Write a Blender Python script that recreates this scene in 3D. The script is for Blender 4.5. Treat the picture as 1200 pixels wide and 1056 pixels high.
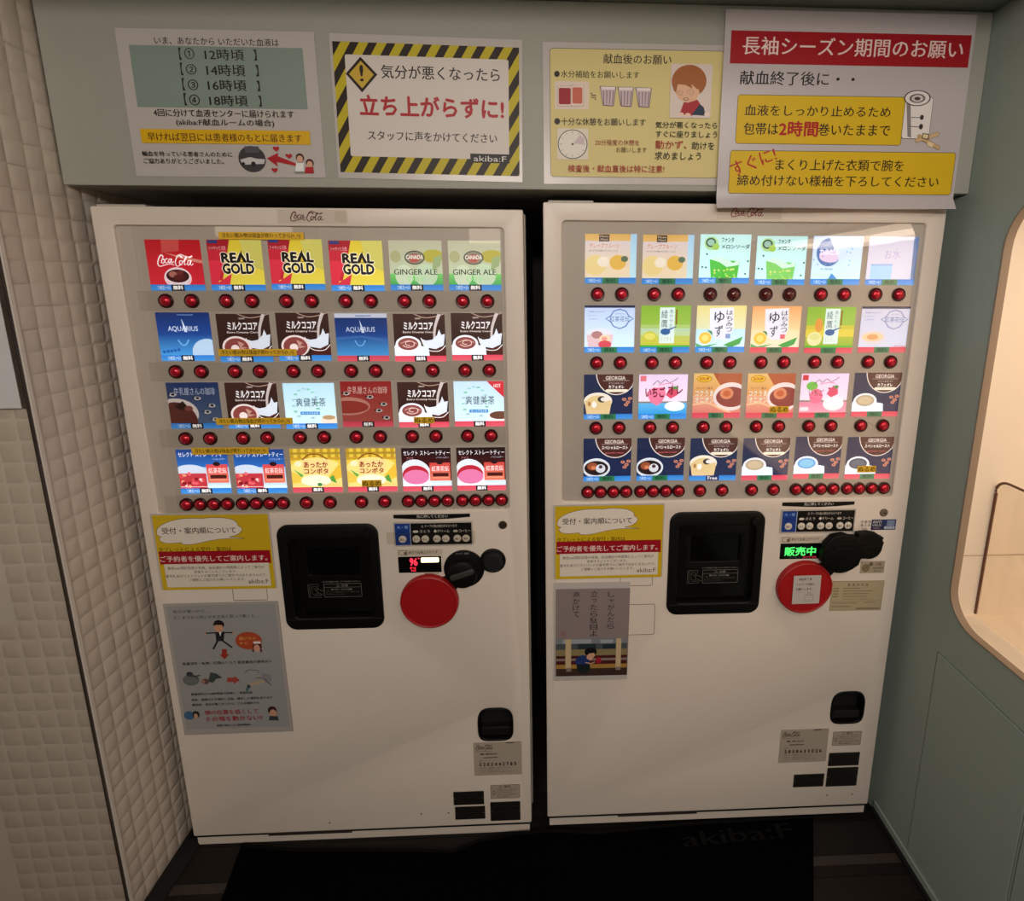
import bpy, bmesh, math, random
from math import sin, cos, pi, sqrt, atan2
from mathutils import Vector, Matrix
from mathutils.geometry import tessellate_polygon
S = bpy.context.scene
for _o in list(bpy.data.objects): bpy.data.objects.remove(_o)
COL = S.collection
def lin(h):
    c = [int(h[i:i+2], 16)/255 for i in (0, 2, 4)]
    return tuple((x/12.92 if x <= .04045 else ((x+.055)/1.055)**2.4) for x in c)

# ---------------------------------------------------------------- camera, world, lights, exposure
cam = bpy.data.cameras.new('camera'); camo = bpy.data.objects.new('camera', cam); COL.objects.link(camo)
cam.sensor_width = 36; cam.lens = 588.42/1200*36; cam.shift_x = -68.67/1200; cam.shift_y = -85.74/1200
cam.clip_start = .02
right = Vector((.99915377, -.04105465, .00250328)); fwd = Vector((.04081707, .98218811, -.18341343)).normalized()
upv = right.cross(fwd)
rot = Matrix((right, upv, -fwd)).transposed()
camo.matrix_world = Matrix.Translation((1.06576, -1.26202, 1.65543)) @ rot.to_4x4()
S.camera = camo
S.view_settings.view_transform = 'Standard'; S.view_settings.look = 'None'
S.view_settings.exposure = 0.0; S.view_settings.gamma = 1; S.view_settings.use_curve_mapping = False
wd = bpy.data.worlds.new('world'); S.world = wd; wd.use_nodes = True
wd.node_tree.nodes['Background'].inputs[0].default_value = (.9, .8, .68, 1)
wd.node_tree.nodes['Background'].inputs[1].default_value = .05
def area(name, loc, target, sx, sy, energy, hexc, spread=pi):
    l = bpy.data.lights.new(name, 'AREA'); l.shape = 'RECTANGLE'; l.size = sx; l.size_y = sy
    l.energy = energy; l.color = lin(hexc); l.spread = spread
    o = bpy.data.objects.new(name, l); COL.objects.link(o); o.location = loc
    o.rotation_euler = (Vector(target)-Vector(loc)).to_track_quat('-Z', 'Y').to_euler(); return o
area('room_light', (.75, -2.7, 2.36), (1.1, 0, 1.2), 1.1, .2, 32, 'fff2e6')
area('ceiling_light', (1.75, -1.4, 2.47), (1.6, -.3, 0), .6, .5, 9, 'fff4ea')
area('niche_light', (2.36, -.75, 1.83), (2.36, -.75, 0), .3, 1.0, 2.6, 'ffe8d4')

# ---------------------------------------------------------------- helpers
def tag(o, label=None, cat=None, group=None, kind=None):
    if label: o['label'] = label
    if cat: o['category'] = cat
    if group: o['group'] = group
    if kind: o['kind'] = kind
    return o
MATS = {}
def mat(name, hexc, rough=.5, metal=0, bump=0, bscale=60, var=0, emit=None, es=0, coat=0, spec=.5):
    if name in MATS: return MATS[name]
    m = bpy.data.materials.new(name); m.use_nodes = True; n = m.node_tree.nodes; l = m.node_tree.links
    b = n['Principled BSDF']; c = lin(hexc)
    b.inputs['Base Color'].default_value = (*c, 1); b.inputs['Roughness'].default_value = rough
    b.inputs['Metallic'].default_value = metal; b.inputs['Coat Weight'].default_value = coat
    b.inputs['Specular IOR Level'].default_value = spec
    if emit:
        b.inputs['Emission Color'].default_value = (*lin(emit), 1); b.inputs['Emission Strength'].default_value = es
    tc = n.new('ShaderNodeTexCoord'); nz = n.new('ShaderNodeTexNoise'); nz.inputs['Scale'].default_value = bscale
    nz.inputs['Detail'].default_value = 4
    l.new(tc.outputs['Object'], nz.inputs['Vector'])
    if var:
        mx = n.new('ShaderNodeMix'); mx.data_type = 'RGBA'
        mx.inputs[6].default_value = (*[x*(1-var) for x in c], 1); mx.inputs[7].default_value = (*[min(1, x*(1+var)) for x in c], 1)
        l.new(nz.outputs['Fac'], mx.inputs[0]); l.new(mx.outputs[2], b.inputs['Base Color'])
    if bump:
        bp = n.new('ShaderNodeBump'); bp.inputs['Strength'].default_value = bump; bp.inputs['Distance'].default_value = .002
        l.new(nz.outputs['Fac'], bp.inputs['Height']); l.new(bp.outputs['Normal'], b.inputs['Normal'])
    MATS[name] = m; return m
def print_mat(level=0.0, rough=.55, gloss=.3):
    k = 'print_%g_%g' % (level, rough)
    if k in MATS: return MATS[k]
    m = bpy.data.materials.new(k); m.use_nodes = True; n = m.node_tree.nodes; l = m.node_tree.links
    b = n['Principled BSDF']; a = n.new('ShaderNodeAttribute'); a.attribute_name = 'ink'
    l.new(a.outputs['Color'], b.inputs['Base Color']); b.inputs['Roughness'].default_value = rough
    b.inputs['Specular IOR Level'].default_value = gloss
    if level:
        l.new(a.outputs['Color'], b.inputs['Emission Color']); b.inputs['Emission Strength'].default_value = level
    MATS[k] = m; return m
def pane_mat(name, bump=0, tint='ffffff', ior=1.5, rough=.015):
    if name in MATS: return MATS[name]
    m = bpy.data.materials.new(name); m.use_nodes = True; n = m.node_tree.nodes; l = m.node_tree.links; n.clear()
    o = n.new('ShaderNodeOutputMaterial'); mx = n.new('ShaderNodeMixShader'); t = n.new('ShaderNodeBsdfTransparent')
    g = n.new('ShaderNodeBsdfGlossy'); f = n.new('ShaderNodeFresnel'); f.inputs['IOR'].default_value = ior
    t.inputs['Color'].default_value = (*lin(tint), 1); g.inputs['Roughness'].default_value = rough
    ge = n.new('ShaderNodeNewGeometry'); mm = n.new('ShaderNodeMix'); mm.inputs[2].default_value = ior; mm.inputs[3].default_value = 1/ior
    l.new(ge.outputs['Backfacing'], mm.inputs[0]); l.new(mm.outputs[0], f.inputs['IOR'])   # same weak mirror on both faces of the sheet
    l.new(f.outputs[0], mx.inputs[0]); l.new(t.outputs[0], mx.inputs[1]); l.new(g.outputs[0], mx.inputs[2]); l.new(mx.outputs[0], o.inputs[0])
    if bump:
        tc = n.new('ShaderNodeTexCoord'); nz = n.new('ShaderNodeTexNoise'); nz.inputs['Scale'].default_value = 7
        b = n.new('ShaderNodeBump'); b.inputs['Strength'].default_value = bump; b.inputs['Distance'].default_value = .01
        l.new(tc.outputs['Object'], nz.inputs['Vector']); l.new(nz.outputs['Fac'], b.inputs['Height'])
        l.new(b.outputs['Normal'], g.inputs['Normal']); l.new(b.outputs['Normal'], f.inputs['Normal'])
    MATS[name] = m; return m
def link(name, me, parent=None, loc=None):
    o = bpy.data.objects.new(name, me); COL.objects.link(o)
    if parent is not None: o.parent = parent
    if loc: o.location = loc
    return o
def empty(name, loc=(0, 0, 0), parent=None):
    o = link(name, None, parent, loc); o.empty_display_size = .05; return o
class MB:
    def __init__(s): s.v = []; s.f = []
    def add(s, v, f):
        k = len(s.v); s.v += [tuple(p) for p in v]; s.f += [tuple(i+k for i in q) for q in f]; return s
    def box(s, x0, x1, y0, y1, z0, z1):
        return s.add([(x, y, z) for x in (x0, x1) for y in (y0, y1) for z in (z0, z1)],
                     [(0, 1, 3, 2), (4, 6, 7, 5), (0, 4, 5, 1), (2, 3, 7, 6), (0, 2, 6, 4), (1, 5, 7, 3)])
    def lathe(s, prof, n=24, c=(0, 0, 0)):   # profile (r, y) turned about the Y axis, y grows away from the viewer
        v = []; f = []
        for r, y in prof:
            for k in range(n): v.append((c[0]+r*cos(2*pi*k/n), c[1]+y, c[2]+r*sin(2*pi*k/n)))
        for i in range(len(prof)-1):
            for k in range(n): a = i*n+k; b = i*n+(k+1) % n; f.append((a, b, b+n, a+n))
        f.append(tuple(range(n))); f.append(tuple(range((len(prof)-1)*n, len(prof)*n)))
        return s.add(v, f)
    def tube(s, pts, r, n=8):
        pts = [Vector(p) for p in pts]; v = []; f = []
        for i, p in enumerate(pts):
            t = (pts[min(i+1, len(pts)-1)]-pts[max(i-1, 0)]).normalized()
            a = t.cross(Vector((0, 0, 1)));
            if a.length < .01: a = t.cross(Vector((0, 1, 0)))
            a.normalize(); b = t.cross(a)
            rr = r[i] if isinstance(r, list) else r
            for k in range(n): v.append(p+a*rr*cos(2*pi*k/n)+b*rr*sin(2*pi*k/n))
        for i in range(len(pts)-1):
            for k in range(n): q = i*n+k; w = i*n+(k+1) % n; f.append((q, w, w+n, q+n))
        f.append(tuple(range(n))); f.append(tuple(range((len(pts)-1)*n, len(pts)*n)))
        return s.add(v, f)
    def build(s, name, m, parent=None, loc=None, smooth=False, bevel=0, seg=2):
        me = bpy.data.meshes.new(name); me.from_pydata(s.v, [], s.f); me.materials.append(m)
        bm = bmesh.new(); bm.from_mesh(me); bmesh.ops.recalc_face_normals(bm, faces=bm.faces)
        if bevel:
            bmesh.ops.bevel(bm, geom=[e for e in bm.edges if e.calc_face_angle(0) > .6], offset=bevel, segments=seg, affect='EDGES', profile=.5)
        bm.to_mesh(me); bm.free()
        if smooth:
            me.polygons.foreach_set('use_smooth', [True]*len(me.polygons))
            me.set_sharp_from_angle(angle=math.radians(40))
        return link(name, me, parent, loc)
def rr(x0, z0, x1, z1, r, n=6):
    p = []
    rs = r if isinstance(r, (list, tuple)) else (r,)*4    # corners: right-top, left-top, left-bottom, right-bottom
    for (cx, cz, a), q in zip(((x1, z1, 0), (x0, z1, 90), (x0, z0, 180), (x1, z0, 270)), rs):
        sx = -1 if cx == x1 else 1; sz = -1 if cz == z1 else 1
        for k in range(n+1):
            t = math.radians(a+90*k/n); p.append((cx+sx*q+q*cos(t), cz+sz*q+q*sin(t)))
    return p
def circ(cx, cz, r, n=40): return [(cx+r*cos(2*pi*k/n), cz+r*sin(2*pi*k/n)) for k in range(n)]
def plate(name, outs, y0, thick, bevel, m, parent=None, plane='XZ', at=0, smooth=True):
    """flat slab with holes; outs = [outer, hole, hole...] in (x, z); front face at y0, body goes back by thick"""
    c = bpy.data.curves.new(name, 'CURVE'); c.dimensions = '2D'; c.fill_mode = 'BOTH'
    for pts in outs:
        sp = c.splines.new('POLY'); sp.points.add(len(pts)-1); sp.use_cyclic_u = True
        for k, p in enumerate(pts): sp.points[k].co = (p[0], p[1], 0, 1)
    c.extrude = max(.00005, thick/2-bevel); c.bevel_depth = bevel; c.bevel_resolution = 2; c.offset = -bevel
    o = bpy.data.objects.new(name, c); me = bpy.data.meshes.new_from_object(o); me.name = name
    bpy.data.objects.remove(o); bpy.data.curves.remove(c)
    if plane == 'XZ':   # (x, z) plane facing -Y
        for v in me.vertices: v.co = (v.co.x, y0+thick/2-v.co.z, v.co.y)
    else:               # outline is (y, z), plane facing -X, front at x = y0, body goes to +X
        for v in me.vertices: v.co = (y0+thick/2+v.co.z, v.co.x, v.co.y)
    me.materials.clear(); me.materials.append(m)
    bm = bmesh.new(); bm.from_mesh(me); bmesh.ops.remove_doubles(bm, verts=bm.verts, dist=1e-6); bmesh.ops.recalc_face_normals(bm, faces=bm.faces); bm.to_mesh(me); bm.free()
    if smooth:
        me.polygons.foreach_set('use_smooth', [True]*len(me.polygons)); me.set_sharp_from_angle(angle=math.radians(35))
    return link(name, me, parent)

# flat print: coloured shapes in millimetres, x to the right, y down, each layer a hair in front of the last
GL = {}
def glyphs(s, bold):
    k = (s, bold)
    if k not in GL:
        c = bpy.data.curves.new('t', 'FONT'); c.body = s; c.size = 1; c.resolution_u = 2; c.offset = 0
        o = bpy.data.objects.new('t', c); me = o.to_mesh()
        v = [(p.co.x, p.co.y) for p in me.vertices]; f = [tuple(p.vertices) for p in me.polygons]
        o.to_mesh_clear(); bpy.data.objects.remove(o); bpy.data.curves.remove(c)
        xs = [p[0] for p in v] or [0]; ys = [p[1] for p in v] or [0]
        x0, x1, y0, y1 = min(xs), max(xs), min(ys), max(ys)
        w = (0, .012, .03, .05)[bold]
        if w:
            n0 = len(v); vv = []; ff = []
            for q, (dx, dy) in enumerate(((w, 0), (-w, 0), (0, w), (0, -w)) if bold >= 2 else ((w, .3*w), (-w, -.3*w))):
                vv += [(a+dx, b+dy) for a, b in v]; ff += [tuple(i+q*n0 for i in t) for t in f]
            v, f = vv, ff
        GL[k] = ([((a-x0)/max(1e-6, x1-x0), (y1-b)/max(1e-6, y1-y0)) for a, b in v], f, n0 if w else 10**9)
    return GL[k]
DZ = .03
def catmull(p, closed=False, n=5):
    out = []; N = len(p)
    g = (lambda i: p[i % N]) if closed else (lambda i: p[max(0, min(N-1, i))])
    for i in range(N if closed else N-1):
        a, b, c, d = g(i-1), g(i), g(i+1), g(i+2)
        for k in range(n):
            t = k/n
            out.append(tuple(.5*((2*b[j])+(-a[j]+c[j])*t+(2*a[j]-5*b[j]+4*c[j]-d[j])*t*t+(-a[j]+3*b[j]-3*c[j]+d[j])*t**3) for j in (0, 1)))
    if not closed: out.append(tuple(p[-1]))
    return out
class Cv:
    def __init__(s, sx=1, sy=1, z=0): s.v = []; s.f = []; s.c = []; s.z = z; s.sx = sx; s.sy = sy
    def raw(s, v, f, col, nn=10**9):
        k = len(s.v); s.v += [(x*s.sx, y*s.sy, s.z+.012*(i//nn)) for i, (x, y) in enumerate(v)]
        if len(v) > nn: s.z += .012*3
        cols = [lin(c)for c in col] if isinstance(col, list) else None; c1 = None if cols else lin(col)
        for q in f:
            s.f.append(tuple(i+k for i in q)); s.c.append([cols[i] for i in q] if cols else [c1]*len(q))
    def up(s): s.z += DZ
    def poly(s, p, col):
        s.up()
        if len(p) <= 4 and isinstance(col, list): s.raw(p, [tuple(range(len(p)))], col); return
        t = tessellate_polygon([[Vector((a, b, 0)) for a, b in p]]); s.raw(p, t, col)
    def r(s, x0, y0, x1, y1, col, col2=None):
        s.poly([(x0, y0), (x1, y0), (x1, y1), (x0, y1)], [col, col, col2, col2] if col2 else [col]*4)
    def e(s, x0, y0, x1, y1, col, a0=0, a1=360, n=28):
        cx, cy, rx, ry = (x0+x1)/2, (y0+y1)/2, (x1-x0)/2, (y1-y0)/2
        s.poly([(cx+rx*cos(math.radians(a0+(a1-a0)*k/n)), cy+ry*sin(math.radians(a0+(a1-a0)*k/n))) for k in range(n+(a1-a0 < 360))], col)
    def rrect(s, x0, y0, x1, y1, q, col, w=0, oc=None):
        if w: s.poly(rr(x0, y0, x1, y1, q), oc); s.poly(rr(x0+w, y0+w, x1-w, y1-w, max(.1, q-w)), col)
        else: s.poly(rr(x0, y0, x1, y1, q), col)
    def line(s, p, w, col, closed=False, smooth=False, taper=0):
        if smooth: p = catmull(p, closed)
        s.up(); n = len(p); v = []; ws = w if isinstance(w, (list, tuple)) else None
        for i in range(n):
            a = p[(i-1) % n] if closed or i > 0 else p[i]; b = p[(i+1) % n] if closed or i < n-1 else p[i]
            dx, dy = b[0]-a[0], b[1]-a[1]; L = math.hypot(dx, dy) or 1
            t = i/max(1, n-1)
            h = (ws[0]+(ws[1]-ws[0])*t if ws else w)/2
            if taper: h *= (1-taper)+taper*sin(pi*t)**.6
            v += [(p[i][0]-dy/L*h, p[i][1]+dx/L*h), (p[i][0]+dy/L*h, p[i][1]-dx/L*h)]
        f = [(2*i, 2*i+1, 2*i+3, 2*i+2) for i in range(n-1)]
        if closed: f.append((2*n-2, 2*n-1, 1, 0))
        s.raw(v, f, col)
    def t(s, text, x0, y0, x1, y1, col, bold=0, sh=0):
        v, f, nn = glyphs(text, bold); s.up(); s.raw([(x0+(x1-x0)*a+sh*(1-b), y0+(y1-y0)*b) for a, b in v], f, col, nn)
    def to(s, text, x0, y0, x1, y1, col, oc, bold=0, w=1, sh=0):   # outlined text
        v, f, nn = glyphs(text, bold)
        for dx, dy in ((w, 0), (-w, 0), (0, w), (0, -w)):
            s.up(); s.raw([(x0+dx+(x1-x0)*a+sh*(1-b), y0+dy+(y1-y0)*b) for a, b in v], f, oc, nn)
        s.t(text, x0, y0, x1, y1, col, bold, sh)
    def ops(s, L):
        for op in L:
            k = op[0]
            if k == 't': (a, b), (c, d) = op[2]; s.t(op[1], a, b, c, d, op[3], op[4] if len(op) > 4 else 0)
            elif k == 'v':
                (a, b), (c, d) = op[2]; n = len(op[1]); h = (d-b)/n
                for i, ch in enumerate(op[1]):
                    q = .22 if ch in 'ゃっ' else 0; s.t(ch, a+(c-a)*q, b+h*i+h*q*.6, c-(c-a)*q*.6, b+h*(i+.86)-h*q*.6, op[3])
            elif k == 'T':
                v, f, nn = glyphs(op[1], op[4]); P = op[2]; s.up()
                s.raw([tuple(((P[0][j]*(1-a)+P[1][j]*a)*(1-b)+(P[3][j]*(1-a)+P[2][j]*a)*b) for j in (0, 1)) for a, b in v], f, op[3], nn)
            elif k == 'r': (a, b), (c, d) = op[1]; s.r(a, b, c, d, op[2])
            elif k == 'R': (a, b), (c, d) = op[1]; s.rrect(a, b, c, d, op[2], op[3], op[4] if len(op) > 4 else 0, op[5] if len(op) > 5 else None)
            elif k == 'e': (a, b), (c, d) = op[1]; s.e(a, b, c, d, op[2])
            elif k == 'p': s.poly(op[1], op[2])
            elif k == 'l': s.line(op[1], op[2], op[3])
            elif k == 'c':     # round-ended strip: a sticking plaster
                (a, b), (c, d) = op[1]; w = op[2]; L2 = math.hypot(c-a, d-b); ux, uy = (c-a)/L2, (d-b)/L2; an = atan2(uy, ux)
                s.poly([(a+w/2*cos(an+pi/2+pi*i/8), b+w/2*sin(an+pi/2+pi*i/8)) for i in range(9)]+[(c+w/2*cos(an-pi/2+pi*i/8), d+w/2*sin(an-pi/2+pi*i/8)) for i in range(9)], op[3])
            elif k == 's': p = catmull(op[1], True, 3); s.poly(p, op[4]); s.line(p, op[2], op[3], closed=True)
            elif k == 'h':
                (a, b), (c, d) = op[1]; p = []
                for i in range(24):
                    t = 2*pi*i/24; p.append((.5+.5*sin(t)**3, .45-.5*(13*cos(t)-5*cos(2*t)-2*cos(3*t)-cos(4*t))/16))
                s.poly([(a+(c-a)*x, b+(d-b)*y) for x, y in p], op[2])
            elif k == 'hz':
                (a, b), (c, d) = op[1]; (e, f), (g, h) = op[2]; s.r(a, b, c, d, 'c3b21e')
                st = 40; w = 19; n = int((c-a+d-b)/st)+2
                def clip(p, side, lim, keep):
                    o = []
                    for i in range(len(p)):
                        u, v2 = p[i-1], p[i]; iu = keep*(u[side]-lim) >= 0; iv = keep*(v2[side]-lim) >= 0
                        if iu != iv: t = (lim-u[side])/(v2[side]-u[side]); o.append((u[0]+(v2[0]-u[0])*t, u[1]+(v2[1]-u[1])*t))
                        if iv: o.append(v2)
                    return o
                s.up()
                for i in range(-1, n+8):
                    x = a+i*st; q = [(x, b-1), (x+w, b-1), (x+w-.62*(d-b+2), d+1), (x-.62*(d-b+2), d+1)]
                    q = [(X+.0, Y) for X, Y in q]
                    for sd, lm, kp in ((0, a, 1), (0, c, -1), (1, b, 1), (1, d, -1)):
                        if q: q = clip(q, sd, lm, kp)
                    if len(q) > 2: s.raw(q, [tuple(range(len(q)))], '24160e')
                s.rrect(e, f, g, h, 4, 'd8cfc8')
            elif k == 'mk':
                R = random.Random(4); s.up()
                for j in range(22):
                    for i in range(22):
                        x = 12+i*26+(j % 2)*13+R.uniform(-2, 2); y = 8+j*19+R.uniform(-2, 2)
                        if x > 565 or y > 415: continue
                        for q in range(3):
                            an = R.uniform(0, 6.3); X = x+R.uniform(-5, 5); Y = y+R.uniform(-3, 3)
                            p = [(X, Y), (X+5*cos(an), Y+3*sin(an)), (X+5*cos(an+.5), Y+3*sin(an+.5)+1)]
                            s.raw(p, [(0, 1, 2)], 'b9aeb6')
    def build(s, name, m, parent=None, loc=None):
        me = bpy.data.meshes.new(name); me.from_pydata([(x*.001, -z*.001, -y*.001) for x, y, z in s.v], [], s.f)
        a = me.color_attributes.new('ink', 'FLOAT_COLOR', 'CORNER'); i = 0; buf = []
        for q in s.c:
            for c in q: buf += [c[0], c[1], c[2], 1]
        if len(me.loops)*4 == len(buf): a.data.foreach_set('color', buf)
        else: raise RuntimeError('ink count')
        me.materials.append(m); return link(name, me, parent, loc)
def script_logo(c, x0, y0, w, h, col, k=1.0):
    """the flowing soft-drink wordmark, drawn stroke by stroke in a 100 x 36 box"""
    P = lambda L: [(x0+a*w/100, y0+b*h/36) for a, b in L]
    u = w/100*k
    for L, wd in (([(19, 6), (14, 3), (8, 10), (3, 22), (4, 31), (10, 33), (20, 30), (34, 27), (46, 30)], (3.2, 1.6)),
                  ([(19, 6), (18, 11), (15, 14)], (2.5, 1.2)),
                  ([(20, 14), (15, 16), (13, 22), (16, 25), (20, 22), (22, 16), (19, 14)], (2.4, 2)),
                  ([(31, 13), (27, 13), (23, 18), (24, 24), (29, 23), (33, 19)], (2.4, 1.6)),
                  ([(40, 14), (35, 14), (32, 20), (34, 24), (38, 20), (41, 13), (39, 22), (42, 24), (46, 19)], (2.4, 1.6)),
                  ([(66, 5), (70, 9), (62, 4), (55, 10), (50, 22), (52, 32), (58, 32), (64, 26)], (3.2, 1.6)),
                  ([(55, 6), (66, 1), (78, 6), (90, 8), (97, 5), (88, 10)], (1.8, 2.4)),
                  ([(66, 18), (62, 20), (61, 27), (65, 29), (68, 25), (69, 19), (66, 18)], (2.4, 2)),
                  ([(70, 22), (76, 16), (82, 8), (80, 7), (75, 20), (74, 29), (79, 26)], (2.4, 1.8)),
                  ([(91, 18), (86, 18), (82, 25), (84, 30), (89, 25), (93, 17), (90, 27), (93, 30), (98, 25)], (2.4, 1.6))):
        c.line(P(L), (wd[0]*u, wd[1]*u), col, smooth=True)
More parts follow.
